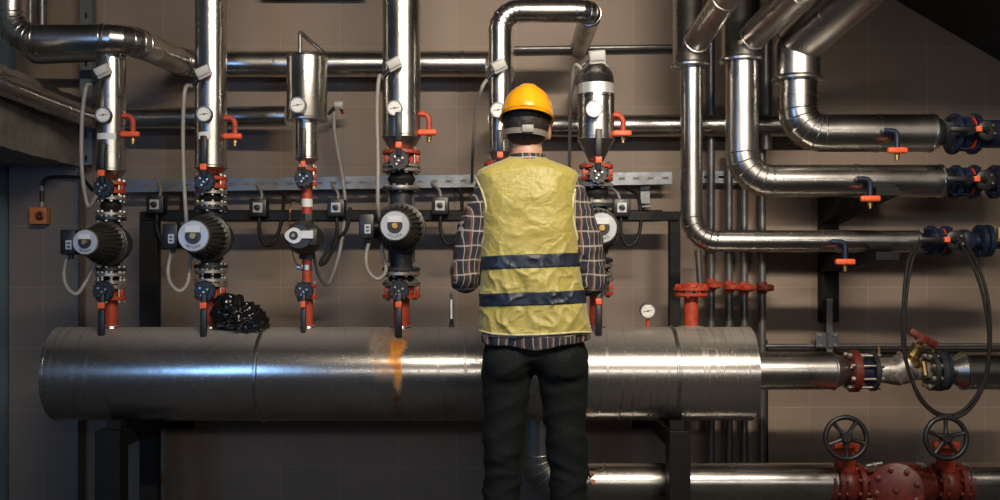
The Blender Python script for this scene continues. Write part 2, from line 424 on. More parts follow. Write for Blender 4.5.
# dark sloping slab across the upper right corner
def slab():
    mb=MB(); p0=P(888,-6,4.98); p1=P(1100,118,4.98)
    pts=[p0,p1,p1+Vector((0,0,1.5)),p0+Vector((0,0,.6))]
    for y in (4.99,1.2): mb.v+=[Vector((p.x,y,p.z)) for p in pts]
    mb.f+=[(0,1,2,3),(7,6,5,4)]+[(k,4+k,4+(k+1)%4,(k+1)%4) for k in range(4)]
    struct('trim_sloping_slab',mb,'soffit',smooth=False)
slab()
struct('ceiling_light_blocker',MB().box((2.6,3.0,2.98),(3.25,.5,.62)),'soffit',smooth=False)  # unseen block added above the view to shade the upper right wall

# ------------------------------------------------------------------ slotted channels, frame, conduits
def slotted(p0,p1,w,pitch,slot_l,slot_w,depth,name,label,vertical=False):
    """C channel with real slots; p0-p1 axis on its front face"""
    p0=Vector(p0);p1=Vector(p1);L=(p1-p0).length;d=(p1-p0).normalized();n=Vector((0,-1,0));s=d.cross(n).normalized()
    R=Matrix((d,n,s)).transposed(); mb=MB(); th=.003
    side=(w-slot_w)/2
    for sg in (-1,1):
        mb.box((p0+p1)/2+s*sg*(slot_w/2+side/2),(L,th,side),R)
        mb.box((p0+p1)/2+s*sg*(w/2-th/2)-n*depth/2,(L,depth,th),R)
    k=0; x=pitch/2
    e=0
    while x<L:
        a0=e; a1=min(L,x-slot_l/2)
        mb.box(p0+d*(a0+a1)/2,(a1-a0,th,slot_w+.0005),R); e=x+slot_l/2; x+=pitch
    if e<L: mb.box(p0+d*(e+L)/2,(L-e,th,slot_w+.0005),R)
    o=build(name,mb,'channel',smooth=False); tag(o,label,'channel'); return o
slotted(P(124,186,4.85),P(672,178,4.85),.062,.072,.030,.013,.05,'mounting_channel','long galvanised slotted channel running across the tiled wall behind the pumps')
slotted(P(700,177,4.93),P(790,177,4.93),.06,.072,.030,.013,.05,'mounting_channel','short galvanised slotted channel on the wall between the right vertical pipes')
slotted(P(86,-20,4.9),P(86,165,4.9),.062,.12,.03,.012,.05,'mounting_channel','upright galvanised slotted channel in the upper left corner')
# frame
YF=4.74
ft=thing('support_frame','black square-tube steel frame standing behind the pumps, mitred at its right corner','frame',P(405,460,YF)*1.0)
ft.location.z=0; ft['_loc']=tuple(ft.location)
uF=U(YF)
zt=P(0,212,YF).z
xl,xr=P(143,0,YF).x,P(679.5,0,YF).x
build('crossbar',MB().box(((xl+xr)/2,YF,zt-.021),(xr-xl-.02,.08,.044),bev=.003),'blacks',ft,False)
build('upright',MB().box((xr-.026,YF,(zt-.001)/2),(.052,.052,zt-.001),bev=.003),'blacks',ft,False)
build('upright',MB().box((xl+.035,YF,(zt-.001)/2),(.085,.06,zt-.001),bev=.003),'blacks',ft,False)
# thin black strip behind frame
build('rail',MB().box(((xl+xr)/2,4.95,P(0,213,4.95).z),(xr-xl-.1,.03,.03)),'blacks',ft,False)

def conduit(name,label,pts,r,mat='conduit',cat='pipe',group=None,R=.04):
    path,_=fillet(pts,R,8) if len(pts)>2 else ([Vector(p) for p in pts],[])
    o=build(name,MB().tube(path,r,16),mat,angle=40); return tag(o,label,cat,group)
conduit('wall_conduit','thin dark conduit high on the wall above the worker',[P(514,49,4.95),P(676,47,4.95)],.014)
conduit('wall_conduit','grey conduit at the very top edge of the wall left of centre',[P(262,-3.4,4.95),P(365,-3.4,4.95)],.013,'galv')
conduit('wall_conduit','thin galvanised conduit along the wall above the valve with twin hoses',[P(762,346,4.95),P(1010,345,4.95)],.0105,'galv')
conduit('wall_conduit','thin black pipe just under the galvanised conduit at right',[P(762,352,4.96),P(1010,351,4.96)],.0105,'blacks')
# small vertical pipes with red knobs
for k,(px,tp,kn) in enumerate([(711,-20,285),(729,150,287),(744,150,288),(762,60,288)]):
    t=thing('riser_pipe',['grey wall riser beside the big red flange, first of the four thin risers','second thin grey wall riser from the red flange','third thin grey wall riser from the red flange','fourth thin grey wall riser, nearest the end of the drum'][k],'pipe',Vector((P(px,0,4.9).x,4.9,0)),'thin wall risers with red knobs')
    x=P(px,0,4.9).x; r=.0195
    build('tube',MB().cyl((x,4.9,0.0),(x,4.9,P(0,tp,4.9).z),r),'conduit',t)
    z=P(0,kn,4.85).z; kb=MB()
    kb.lathe((x+.008,4.86,z-.018),Z_,[(0,.02),(.006,.040),(.03,.042),(.036,.025)],24)
    kb.cyl((x,4.9,z-.03),(x,4.9,z+.03),.026,seg=8)
    build('valve_knob',kb,'dred' if k==3 else 'red',t)
    build('union_nut',MB().cyl((x,4.9,P(0,253,4.9).z),(x,4.9,P(0,247,4.9).z),.028,seg=8),'castd',t)
conduit('riser_pipe','short grey pipe dropping behind the elbow onto the big red flange',[P(698,250,4.8),P(700,284,4.8)],.016)
conduit('riser_pipe','thin black pipe running down the wall past the end of the drum',[P(766,340,4.97),P(767,520,4.97)],.008,'blacks')
conduit('riser_pipe','dark upright pipe on the wall behind the middle insulated drop pipe',[P(766,20,4.86),P(766,150,4.86)],.03)
# wall bracket on right
bt=thing('wall_bracket','black steel cantilever bracket on the wall carrying the right-hand pipes','bracket',P(829,330,4.97))
xb=P(829,0,4.95).x
build('backplate',MB().box((xb,4.96,(P(0,198,4.95).z+P(0,322,4.95).z)/2),(.085,.08,P(0,198,4.95).z-P(0,322,4.95).z),bev=.004),'blacks',bt,False)
for py in (207,262):
    z=P(0,py,4.92).z; mb=MB(); 
    for sx in (-.042,.042): pass
    w=.05
    mb.v+=[Vector((xb+sx,y,zz)) for sx in (-w,w) for (y,zz) in ((4.95,z+.035),(4.2,z+.035),(4.2,z+.0),(4.5,z-.03),(4.95,z-.09 if py<250 else z-.05))]
    mb.f+=[(0,1,2,3,4),(9,8,7,6,5)]+[(k,5+k,5+(k+1)%5,(k+1)%5) for k in range(5)]
    if py==207:
        build('arm',mb,'blacks',bt,False)
    else:
        build('arm',mb,'blacks',bt,False)
st=thing('strut_clamp','galvanised threaded strut with four-bolt clamp plate under the black bracket','clamp',P(829,352,4.93))
build('rod',MB().box((P(829,0,4.93).x,4.93,(P(0,300,4.93).z+P(0,350,4.93).z)/2),(.03,.02,.27)),'galv',st,False)
mb=MB()
for dx in (-8,4): mb.box(P(829+dx,340,4.915),(.052,.012,.075),bev=.002)
build('plate',mb,'galv',st,False)
mb=MB()
for dx in (-9,6):
    for dy in (-5,5): mb.part().lathe(P(829+dx,340+dy,4.905),-Y_,[(0,.008),(.008,.008)],6)
build('bolt',mb,'bolt',st)
mb=MB().box(P(645,195,4.93),(.05,.02,.09),bev=.002).box(P(645,207,4.9),(.05,.08,.008))
o=build('angle_bracket',mb,'galv',smooth=False); tag(o,'small galvanised angle bracket hanging from the slotted channel right of the worker','bracket')

# ------------------------------------------------------------------ drum
zD=P(0,373.5,YC).z; RD=.2055
xd0=P(62,0,YC).x; xd1=P(747,0,YC).x
dt=thing('header_drum','long horizontal aluminium-clad header drum with an orange rust run','drum',Vector((-.4,YC,zD-RD)))
mb=MB(); L=xd1-xd0; s1=P(254,0,YC-RD).x-xd0; s2=P(680,0,YC-RD).x-xd0
mb.lathe((xd0,YC,zD),X_,[(0,RD-.012),(.004,RD),(L-.004,RD),(L,RD-.012)],96)
build('shell',mb,'drum',dt,angle=40)
for sx in (s1,s2):
    build('seam_band',MB().lathe((xd0+sx-.010,YC,zD),X_,[(0,RD),(.002,RD+.003),(.008,RD+.0035),(.010,RD+.007),(.016,RD+.007),(.020,RD)],96,cap=False),'clad',dt)
for e,sx in ((0,xd0-.001),(1,xd1+.001)):
    build('end_rim',MB().lathe((sx-.006,YC,zD),X_,[(0,RD-.02),(0,RD+.002),(.012,RD+.002),(.012,RD-.02)],96,cap=False),'drum',dt)
# support posts
for (px,lab) in ((107,'left black square post under the drum with arm back to the wall'),(680,'right black square post under the drum with arm back to the wall')):
    Yp=4.14; x=P(px,0,Yp-.05).x; ztop=P(0,431,Yp-.05).z
    t=thing('drum_support',lab,'support',(x,Yp,0))
    build('post',MB().box((x,Yp,ztop/2-.0005),(.09 if px>500 else .105,.10,ztop-.001),bev=.003),'blacks',t,False)
    build('arm',MB().box((x,4.62,ztop-.05),(.07,.86,.07)),'blacks',t,False)
    build('wall_plate',MB().box((x,4.988,ztop-.06),(.16,.02,.14)),'blacks',t,False)
    build('saddle',MB().box((x,4.24,ztop+.015),(.06,.16,.036)),'blacks',t,False)

# ------------------------------------------------------------------ component makers
def gauge(px,py,Y,rp,label,blank=False,stem=None,tilt=0):
    c=P(px,py,Y); r=rp*U(Y); ax=Vector((math.sin(tilt)*.0+ -c.x*.05,-1,-.03)).normalized()
    t=thing('dial_gauge',label,'gauge',c,'dial gauges on the pipes')
    build('case',MB().lathe(c-ax*.03,ax,[(0,r*.85),(.006,r),(.030,r),(.034,r*.96),(.034,r*.86),(.028,r*.84)],36),'galv',t)
    build('dial',MB().lathe(c,ax,[(0,r*.82),(.0008,r*.82)],36),'dial' if not blank else 'tape',t)
    a,b,_=frame(ax)
    if not blank:
        mb=MB()
        for k in range(9):
            th=-PI*.25+k*PI*1.5/8; d=a*math.cos(th)+b*math.sin(th); q=c+ax*.0015+d*r*.65
            mb.cyl(q-d*r*.07,q+d*r*.07,.0007,seg=4)
        build('scale_marks',mb,'ink',t)
        d=Vector((.97,0,.15)); build('needle',MB().cyl(c+ax*.002-d*r*.6,c+ax*.002+d*r*.5,.0013,seg=4).disc(c+ax*.002,ax,r*.12,.003,12,.0005),'ink',t)
    if stem: build('stem',MB().cyl(c-ax*.015,stem,.008,seg=12),'red',t)
    else: build('stem',MB().cyl(c-ax*.015,c+Y_*.03,.008,seg=12),'brass',t)
    return t
def text_ring(s,c,ax,R,size,a0,step,parent,mat='ink'):
    """small letters standing around a ring (upright at the bottom)"""
    a=Vector((1,0,0)); up=Vector((0,0,1)); mb=MB()
    dg=bpy.context.evaluated_depsgraph_get
    for i,ch in enumerate(s):
        th=a0+step*i
        cu=bpy.data.curves.new('t','FONT'); cu.body=ch; cu.size=size; cu.align_x='CENTER'; cu.align_y='CENTER'; cu.extrude=.0004
        ob=bpy.data.objects.new('t',cu); col.objects.link(ob); bpy.context.view_layer.update()
        me=bpy.data.meshes.new_from_object(ob.evaluated_get(dg()))
        d=a*math.sin(th)-up*math.cos(th)     # from centre to letter
        ex=a*math.cos(th)+up*math.sin(th); ey=-d
        n0=len(mb.v)
        for v in me.vertices: mb.v.append(c+d*R+ex*v.co.x+ey*v.co.y+ax*v.co.z)
        for p in me.polygons: mb.f.append(tuple(n0+k for k in p.vertices))
        bpy.data.objects.remove(ob); bpy.data.meshes.remove(me); bpy.data.curves.remove(cu)
    return build('lettering',mb,mat,parent,False)
def butterfly(cx,y0,y1,up,label,hr=9.5,fr=18,lev=42,hy=None,mats=('red','red'),pr=.05,Y=YC,lw=.0115):
    """wafer butterfly valve between two flanges on a vertical pipe; lever up or down"""
    ux=U(Y); zt,zb=P(0,y0,Y).z,P(0,y1,Y).z; x=P(cx,0,Y).x; fr*=ux; hr*=ux
    t=thing('butterfly_valve',label,'valve',(x,Y,zb))
    build('flange',MB().disc((x,Y,zt-.008),Z_,fr,.016),mats[0],t)
    build('flange',MB().disc((x,Y,zb+.008),Z_,fr,.016),mats[1],t)
    zm=(zt+zb)/2 if hy is None else P(0,hy,Y-.1).z
    build('body',MB().cyl((x,Y,zb+.01),(x,Y,zt-.01),fr*.62).box((x+fr*.72,Y-fr*.2,(zt+zb)/2),(fr*.5,fr*.35,(zt-zb)*.45),bev=.004).box((x-fr*.6,Y-fr*.3,(zt+zb)/2),(fr*.5,fr*.35,(zt-zb)*.4),bev=.004),'red',t)
    bb=MB()
    for k in range(6):
        th=2*PI*(k+.5)/6; q=Vector((x+fr*.82*math.cos(th),Y+fr*.82*math.sin(th),0))
        bb.part().cyl(q+Z_*(zb-.012),q+Z_*(zt+.012),.005,seg=8); 
        for z in (zb-.009,zt+.001): bb.lathe(q+Z_*z,Z_,[(0,.009),(.008,.009)],6)
    build('stud_bolt',bb,'bolt',t)
    yh=Y-fr-.012; h=Vector((x,yh,zm))
    build('neck',MB().cyl((x,Y-fr*.4,zm),(x,yh,zm),.018),'castd',t)
    hb=MB().lathe(h+Y_*.012,-Y_,[(0,hr*.85),(.004,hr),(.020,hr),(.024,hr*.9),(.024,hr*.45),(.032,hr*.4)],32)
    for k in range(12):
        th=2*PI*k/12; hb.box(h-Y_*.006+Vector((math.cos(th)*hr*.97,0,math.sin(th)*hr*.97)),(.008,.018,.008),bev=.001)
    hub=build('notched_hub',hb,'black',t)
    sc=MB()
    for dx,dz in ((-.35,.28),(.38,.15),(.0,-.1),(-.2,-.42)): sc.part().lathe(h+Vector((dx*hr,-.020,dz*hr)),-Y_,[(0,.0045),(.008,.0045)],8)
    build('screw',sc,'bolt',t)
    s=1 if up else -1; L=lev*ux
    lx=-.004*s*0
    p0=h+Vector((0,-.022,s*hr*.3)); p1=h+Vector((0,-.026,s*L))
    lv=MB().box((p0+p1)/2,(lw*2,.012,(p1-p0).length),bev=.004).box(p1+Vector((0,0,-s*L*.28)),(lw*2.5,.017,L*.66),bev=.006)
    le=build('lever',lv,'black',t)
    build('tag_band',MB().box(h+Vector((0,-.026,s*(hr+.018))),(lw*2.3,.020,.026),bev=.002),'tag',le)
    return t
def joint(cx,y0,y1,label,fr=17,Y=YC,top='steel',bot='steel',body='rubber',br=None):
    """flanged rubber expansion joint"""
    ux=U(Y); zt,zb=P(0,y0,Y).z,P(0,y1,Y).z; x=P(cx,0,Y).x; fr*=ux; br=br*ux if br else fr*.66
    t=thing('expansion_joint',label,'joint',(x,Y,zb))
    h=.015
    build('flange',MB().disc((x,Y,zt-h/2),Z_,fr,h),top,t); build('flange',MB().disc((x,Y,zb+h/2),Z_,fr,h),bot,t)
    H=zt-zb-2*h
    build('bellows',MB().lathe((x,Y,zb+h),Z_,[(0,br*.85),(H*.2,br*.95),(H*.5,br*1.12),(H*.8,br*.95),(H,br*.85)],32),body,t)
    bb=MB()
    for k in range(8):
        th=2*PI*(k+.5)/8; q=Vector((x+fr*.82*math.cos(th),Y+fr*.82*math.sin(th),0))
        for z,sg in ((zb-.002,1),(zt-h-.002,1)): bb.part().lathe(q+Z_*(z-.006),Z_,[(0,.008),(h+.016,.008)],6)
    build('bolt',bb,'bolt',t); return t
def pump(cx,cy,y0,y1,label,mr=22,fr_=15,Lm=.25,Y=YC,flr=17,box=True):
    ux=U(Y); x=P(cx,0,Y).x; z=P(0,cy,Y-Lm*.6).z; zt,zb=P(0,y0,Y).z,P(0,y1,Y).z; mr*=ux*.96; flr*=ux; fr=fr_*(Y-Lm)/F
    t=thing('circulation_pump',label,'pump',(x,Y,zb))
    h=.015
    vb=MB().disc((x,Y,zt-h/2),Z_,flr,h).disc((x,Y,zb+h/2),Z_,flr,h).cyl((x,Y,zb),(x,Y,zt),flr*.6).ball((x,Y,z),(mr*1.05,mr*.85,mr*.95),28)
    for sg in (-1,1):
        for zz in (zt,zb):
            zz2=zz-.03 if zz==zt else zz+.03
            vb.box((x+sg*flr*.62,Y,(zz2+z)/2),(.012,.03,abs(zz2-z)*.9))
    build('volute',vb,'castd',t)
    bb=MB()
    for k in range(6):
        th=2*PI*(k+.5)/6; q=Vector((x+flr*.82*math.cos(th),Y+flr*.82*math.sin(th),0))
        for zz in (zb-.008,zt-h-.006): bb.part().lathe(q+Z_*zz,Z_,[(0,.008),(h+.014,.008)],6)
    build('bolt',bb,'bolt',t)
    y1_=Y-Lm
    core=MB().lathe((x,Y-.03,z),-Y_,[(0,mr),(.045,mr*1.02),(.05,mr*.90),(Lm-.06,fr*1.06),(Lm-.034,fr*1.04)],48)
    fb=core
    for k in range(26):
        th=2*PI*k/26; d=Vector((math.cos(th),0,math.sin(th))); tn=Vector((-math.sin(th),0,math.cos(th)))
        w=.0022
        q0,q1=Y-.075,y1_+.035
        pr=[(q0,mr*.84),(q0,mr*1.0),(q1,fr*1.12),(q1,fr*.98)]
        n0=len(fb.v)
        for sg in (-1,1):
            for (yy,rr) in pr: fb.v.append(Vector((x,yy,z))+d*rr+tn*w*sg)
        fb.f+=[(n0,n0+1,n0+2,n0+3),(n0+7,n0+6,n0+5,n0+4)]+[(n0+i,n0+4+i,n0+4+(i+1)%4,n0+(i+1)%4) for i in range(4)]
    build('motor_housing',fb,'motor',t)
    build('flange_ring',MB().lathe((x,Y-.035,z),-Y_,[(0,mr*1.0),(.004,mr*1.09),(.028,mr*1.09),(.032,mr*1.0)],48),'motor',t)
    c=Vector((x,y1_,z))
    fp=build('face_plate',MB().lathe(c+Y_*.003,-Y_,[(-.006,fr*1.05),(0,fr),(.004,fr*.97),(.004,fr*.5)],48),'face',t)
    build('centre_recess',MB().lathe(c-Y_*.001,-Y_,[(0,fr*.52),(.005,fr*.52)],32),'black',fp)
    build('label_panel',MB().box(c+Vector((0,-.006,fr*.45)),(fr*.98,.004,fr*.42),bev=.001),'facew',fp,False)
    text_ring('GRUNDFOS',c-Y_*.0015,-Y_,fr*.75,fr*.26,-.62,.177,fp)
    build('vent_screw',MB().lathe(c,-Y_,[(0,fr*.26),(.010,fr*.25),(.013,fr*.2)],12).box(c-Y_*.013,(fr*.36,.002,.003)),'brass',t)
    if box:
        bx=x-mr-.032; yb=Y-.12; bz=z+.004
        tb=build('terminal_box',MB().box((bx,yb,bz),(.065,.085,.105),bev=.006).cyl((bx+.03,yb,bz),(x-mr*.8,yb,bz),.02),'black',t)
        build('switch_window',MB().box((bx+.006,yb-.043,bz-.012),(.026,.003,.04),bev=.001),'face',tb,False)
        build('window_marks',MB().box((bx+.006,yb-.0455,bz-.005),(.012,.002,.007)).box((bx+.006,yb-.0455,bz-.02),(.012,.002,.007)),'ink',tb,False)
        build('cable_gland',MB().cyl((bx,yb,bz-.05),(bx,yb,bz-.072),.010),'black',tb)
    return t
def sensor(px,py,Y,label,ang=-25,size=15):
    c=P(px,py,Y); s=size*U(Y); t=thing('temperature_sensor',label,'sensor',c,'pipe temperature sensors')
    R=Matrix.Rotation(math.radians(-ang),3,'Y')@Matrix.Rotation(math.radians(20),3,'X')
    build('housing',MB().box(c,(s*1.05,.035,s*.8),R,bev=.006).box(c+R@Vector((0,-.02,s*.1)),(s*.95,.012,s*.55),R,bev=.004),'white',t)
    q=c+R@Vector((-s*.45,0,-s*.25)); build('cable_gland',MB().cyl(q,q+Vector((-.035,0,-.035)),.011,.008,12),'black',t)
    build('probe',MB().cyl(c,c+Vector((.01,.06,-.03)),.008),'orange',t)
    return q+Vector((-.035,0,-.035))
def cable(pts,r,label,mat='cable',cat='cable',group=None,name='cable'):
    o=build(name,MB().tube(smoothpath(pts),r,10),mat,angle=60); return tag(o,label,cat,group)
def vent(px,py,Y,label,k=1.0,kc='orange',elbow='red',w=16,drop=18,reach=10):
    """bent bleed tube with lever knob: starts on the pipe side at px,py"""
    u=U(Y); a=P(px,py,Y); t=thing('bleed_valve',label,'valve',P(px+reach,py+drop,Y),'bleed valves with red knobs')
    pts,_=fillet([a+Vector((-.03,0,0)),a+Vector((reach*u,0,0)),a+Vector((reach*u,0,-drop*u))],.8*reach*u,8)
    build('elbow_tube',MB().tube(pts,.0125*k,14),elbow,t)
    b=a+Vector((reach*u,0,-drop*u))
    build('body',MB().cyl(b+Z_*.012,b-Z_*.03,.012*k,seg=8).cyl(b-Z_*.028,b-Z_*.045,.009*k,seg=12),'brass',t)
    hb=MB().box(b+Vector((-.006,-.018,-.004)),(w*u*1.05,.026,.026*k),bev=.008*k)
    for i in range(5): hb.box(b+Vector((-.006+(i-2)*w*u*.17,-.032,-.004)),(.004,.004,.018*k))
    build('knob',hb,kc,t,angle=50)
    return t
def isol(px,py,Y,label):
    c=P(px,py,Y); t=thing('isolator_switch',label,'switch',c,'rotary isolator switches')
    build('housing',MB().box(c,(.082,.07,.085),bev=.006),'black',t)
    build('plate',MB().box(c-Y_*.037,(.045,.004,.047),bev=.001),'face',t,False)
    k=build('knob',MB().lathe(c-Y_*.038,-Y_,[(0,.014),(.012,.013)],20).box(c-Y_*.052,(.030,.012,.009),Matrix.Rotation(.5,3,'Y'),bev=.002),'black',t)
    build('cable_gland',MB().cyl(c-Z_*.042,c-Z_*.06,.010),'black',t)
    return c
# ------------------------------------------------------------------ the pump columns
D={1:'on the leftmost column',2:'on the second column',3:'on the slim third column',4:'on the column left of the worker',5:'on the column behind the worker',6:'on the column right of the worker'}
def stub(i,cx,r,y0):
    x=P(cx,0,YC).x; z1=P(0,y0,YC).z; z0=zD+RD-.012; t=thing('riser_stub','red pipe stub rising from the drum '+D[i],'pipe',(x,YC,z0),'red stubs on the drum')
    r*=U0; build('tube',MB().cyl((x,YC,z0),(x,YC,z1),r),'red',t)
    build('base_collar',MB().lathe((x,YC,z0),Z_,[(0,r+.018),(.016,r+.014),(.02,r+.002)],24),'drum',t)
cols={
 1:dict(cx=111,pr=14,top=52,rim=169,ce=179,cr=8,uv=(182,194),uh=187,ul=42,j1=(197,216),pc=243,mr=21,fc=12.3,Lm=.27,pf=(217,271),j2=(273,285),lv=(285,300),lh=291,ll=46,fr=14.5,sr=6.5,flr=14.5),
 2:dict(cx=211,pr=15.5,top=-70,rim=166,ce=175,cr=9,uv=(177,189),uh=181,ul=42,j1=(191,206),pc=237,mr=22.5,fc=15.3,Lm=.25,pf=(207,268),j2=(270,283),lv=(283,298),lh=291,ll=46,fr=16,sr=7,flr=16.5),
 4:dict(cx=401.5,pr=19,top=-70,rim=136,ce=152,cr=11,uv=(151,168),uh=160,ul=44,j1=(169,190),pc=227,mr=24,fc=14.6,Lm=.27,pf=(188,271),j2=(272,286),lv=(282,298),lh=290,ll=44,fr=19,sr=8,flr=19),
 5:dict(cx=500,pr=11.2,top=11,rim=150,ce=160,cr=8,uv=(162,177),uh=169,ul=36,j1=(178,196),pc=229,mr=22,fc=14,Lm=.25,pf=(196,268),j2=(270,282),lv=(282,298),lh=290,ll=44,fr=16,sr=7,flr=16),
 6:dict(cx=596,pr=18.2,top=75,rim=138,ce=162,cr=7,uv=(165,181),uh=174,ul=42,j1=(184,204),pc=229,mr=21,fc=15,Lm=.25,pf=(204,262),j2=(264,277),lv=(278,295),lh=287,ll=45,fr=17,sr=6.5,flr=17)}
for i,c in cols.items():
    cx=c['cx']; x=P(cx,0,YC).x; r=c['pr']*U0
    pts=[Vector((x,YC,P(0,c['rim'],YC).z)),Vector((x,YC,P(0,c['top'],YC).z))]
    n=5; RR=.09; seams=[]
    if i==5: pts+= [Vector((P(592,0,YC).x,YC,pts[1].z)),Vector((P(592,0,YC).x,YW-.002,pts[1].z))]; RR=[.085,.075]; seams=[(P(500,30,YC),Z_,.02),(P(500,96,YC),Z_,.006),(P(568,11,YC),X_,.006),(P(520,11,YC),X_,.006)]
    if i==6: pts[1]=Vector((x,YC,P(0,74,YC).z)); pts.append(Vector((x,YW-.002,pts[1].z))); RR=.11; seams=[]
    if i==1: seams=[(P(cx,98,YC),Z_,.006),(P(cx,70,YC),Z_,.006)]
    if i==2: seams=[(P(cx,102,YC),Z_,.008)]
    lab={1:'slim insulated drop pipe at far left below the big elbowed pipe',2:'tall insulated pipe dropping from the top to the second pump',4:'widest insulated pipe dropping to the pump left of the worker',5:'insulated pipe behind the worker with elbow turning right at the top',6:'short insulated drop pipe with taped top, right of the yellow helmet'}[i]
    zr=P(0,c['rim'],YC).z; cl=zr-P(0,c['ce'],YC).z
    pipe('insulated_pipe',lab,pts,r,RR,n,'clad',seams,'pipe',None,[(Vector((x,YC,zr)),-Z_,cl,c['cr']*U0)])
    butterfly(cx,c['uv'][0],c['uv'][1],True,'upper butterfly valve with raised black lever '+D[i],hr=9.5 if i!=4 else 10,fr=c['fr'],lev=c['ul'],hy=c['uh'],mats=('red','red' if i!=4 else 'steel'))
    joint(cx,c['j1'][0],c['j1'][1],'upper black rubber joint between steel flanges '+D[i],fr=c['fr'])
    pump(cx,c['pc'],c['pf'][0],c['pf'][1],'round circulation pump '+D[i],mr=c['mr'],fr_=c['fc'],Lm=c['Lm'],flr=c['flr'],box=i not in (6,))
    joint(cx,c['j2'][0],c['j2'][1]-1,'lower short black rubber joint below the pump '+D[i],fr=c['fr'],bot='steel')
    butterfly(cx,c['lv'][0],c['lv'][1],False,'lower butterfly valve with hanging black lever '+D[i],hr=10,fr=c['fr'],lev=c['ll'],hy=c['lh'],mats=('steel','red'))
    stub(i,cx,c['sr'],c['lv'][1])
# foil tape on col6 and stickers
for (px,py,w,h,Y,lab) in ((596,86,31,9,YC-18.2*U0-.001,'silver foil tape patch around the taped drop pipe right of the helmet'),):
    x=P(596,0,YC).x; o=build('tape_wrap',MB().lathe((x,YC,P(0,95,YC).z),Z_,[(0,18.2*U0+.002),(.045,18.2*U0+.002)],40,cap=False),'tape'); tag(o,lab,'tape')
def sticker(px,py,Y,w,h,label):
    # curved patch on a vertical pipe front
    pass
for (i,py,w,h,lab) in ((1,139,20,6,'small white sticker on the slim far left drop pipe'),(2,138,13,7,'small white sticker on the second drop pipe above its valve'),(6,128,8,5,'small white sticker on the drop pipe right of the helmet')):
    c=cols[i]; r=c['pr']*U0+.0012; x=P(c['cx'],0,YC).x; z=P(0,py-4,YC).z; mb=MB(); half=w*U0/2/r
    for k in range(13):
        th=-half+2*half*k/12-(0.15 if i==2 else 0)
        for zz in (0,-h*U0): mb.v.append(Vector((x+r*math.sin(th),YC-r*math.cos(th),z+zz)))
    mb.f+=[(2*k,2*k+1,2*k+3,2*k+2) for k in range(12)]
    tag(build('sticker',mb,'sticker'),lab,'sticker')
# ---- column 3 (slim)
x3=P(307,0,YC).x
tk=thing('air_vessel','small bright cylindrical tank with a bent vent tube on its top','tank',(x3,YC,P(0,122,YC).z))
rt=20*U0; zt=P(0,57,YC).z; zb=P(0,121,YC).z
build('shell',MB().lathe((x3,YC,zb),Z_,[(0,rt-.01),(0,rt+.003),(.006,rt+.004),(.012,rt),(zt-zb-.008,rt),(zt-zb-.004,rt+.004),(zt-zb,rt+.003),(zt-zb,rt-.01)],64),'clad',tk)
pp,_=fillet([P(300,60,YC),P(300,32,YC),P(323,52,4.8)],.02,8)
build('vent_tube',MB().tube(pp,.0095,12),'conduit',tk)
c3=dict(pr=11)
t=pipe('insulated_pipe','slim insulated pipe between the small tank and its red valve',[Vector((x3,YC,P(0,157,YC).z)),Vector((x3,YC,zb))],11*U0,mat='clad',ends=[(Vector((x3,YC,P(0,157,YC).z)),-Z_,.03,6*U0)])
butterfly(307,168,186,True,'small upper valve with raised black lever '+D[3],hr=9,fr=10,lev=46,hy=177,pr=.03,lw=.008)
t=thing('riser_stub','thin red pipe between valve and small pump with a white wrapped label','pipe',(x3,YC,P(0,218,YC).z))
build('tube',MB().cyl((x3,YC,P(0,218,YC).z),(x3,YC,P(0,186,YC).z),5.2*U0),'red',t)
build('wrap_label',MB().lathe((x3,YC,P(0,207,YC).z),Z_,[(0,5.5*U0),(.035,5.5*U0)],24),'sticker',t)
build('union_nut',MB().cyl((x3,YC,P(0,221,YC).z),(x3,YC,P(0,214,YC).z),.036,seg=8),'castd',t)
pm=thing('circulation_pump','small dark pump with a white oval face '+D[3],'pump',(x3,YC,P(0,250,YC).z))
zc=P(0,237,YC-.12).z
build('volute',MB().ball((x3,YC,zc),(.075,.06,.068),28).cyl((x3,YC,P(0,252,YC).z),(x3,YC,P(0,219,YC).z),.03),'castd',pm)
build('motor_housing',MB().lathe((x3,YC-.02,zc),-Y_,[(0,.074),(.05,.076),(.09,.07),(.12,.06),(.15,.05)],36).box((x3+.03,YC-.11,zc),(.09,.1,.075),bev=.01),'castd',pm)
fc=Vector((x3-.022,YC-.172,zc+.004))
mb=MB(); ring=[]
N=36
for k in range(N):
    th=2*PI*k/N; rx=.036; rz=.034; xx=math.cos(th)*rx
    if xx<0: xx*=1.05; 
    zz=math.sin(th)*rz*(1-.25*max(0,-math.cos(th)))
    ring.append(Vector((xx,0,zz)))
for yy in (.006,-.006): mb.v+=[fc+p+Y_*yy for p in ring]
mb.f+=[tuple(range(N)),tuple(N+k for k in reversed(range(N)))]+[(k,(k+1)%N,N+(k+1)%N,N+k) for k in range(N)]
fp=build('face_plate',mb,'facew',pm)
build('centre_recess',MB().lathe(fc-Y_*.006,-Y_,[(0,.019),(.002,.019)],24),'blue',fp)
build('vent_screw',MB().lathe(fc-Y_*.006,-Y_,[(0,.009),(.01,.008)],10),'brass',fp)
build('label_box',MB().box(fc+Vector((.058,.006,.004)),(.05,.03,.034),bev=.002),'facew',pm,False)
t=thing('riser_stub','thin red pipe below the small pump with a silver clamp '+D[3],'pipe',(x3,YC,P(0,284,YC).z))
build('tube',MB().cyl((x3,YC,P(0,284,YC).z),(x3,YC,P(0,252,YC).z),4.8*U0),'red',t)
build('union_nut',MB().cyl((x3,YC,P(0,259,YC).z),(x3,YC,P(0,251,YC).z),.036,seg=8),'castd',t)
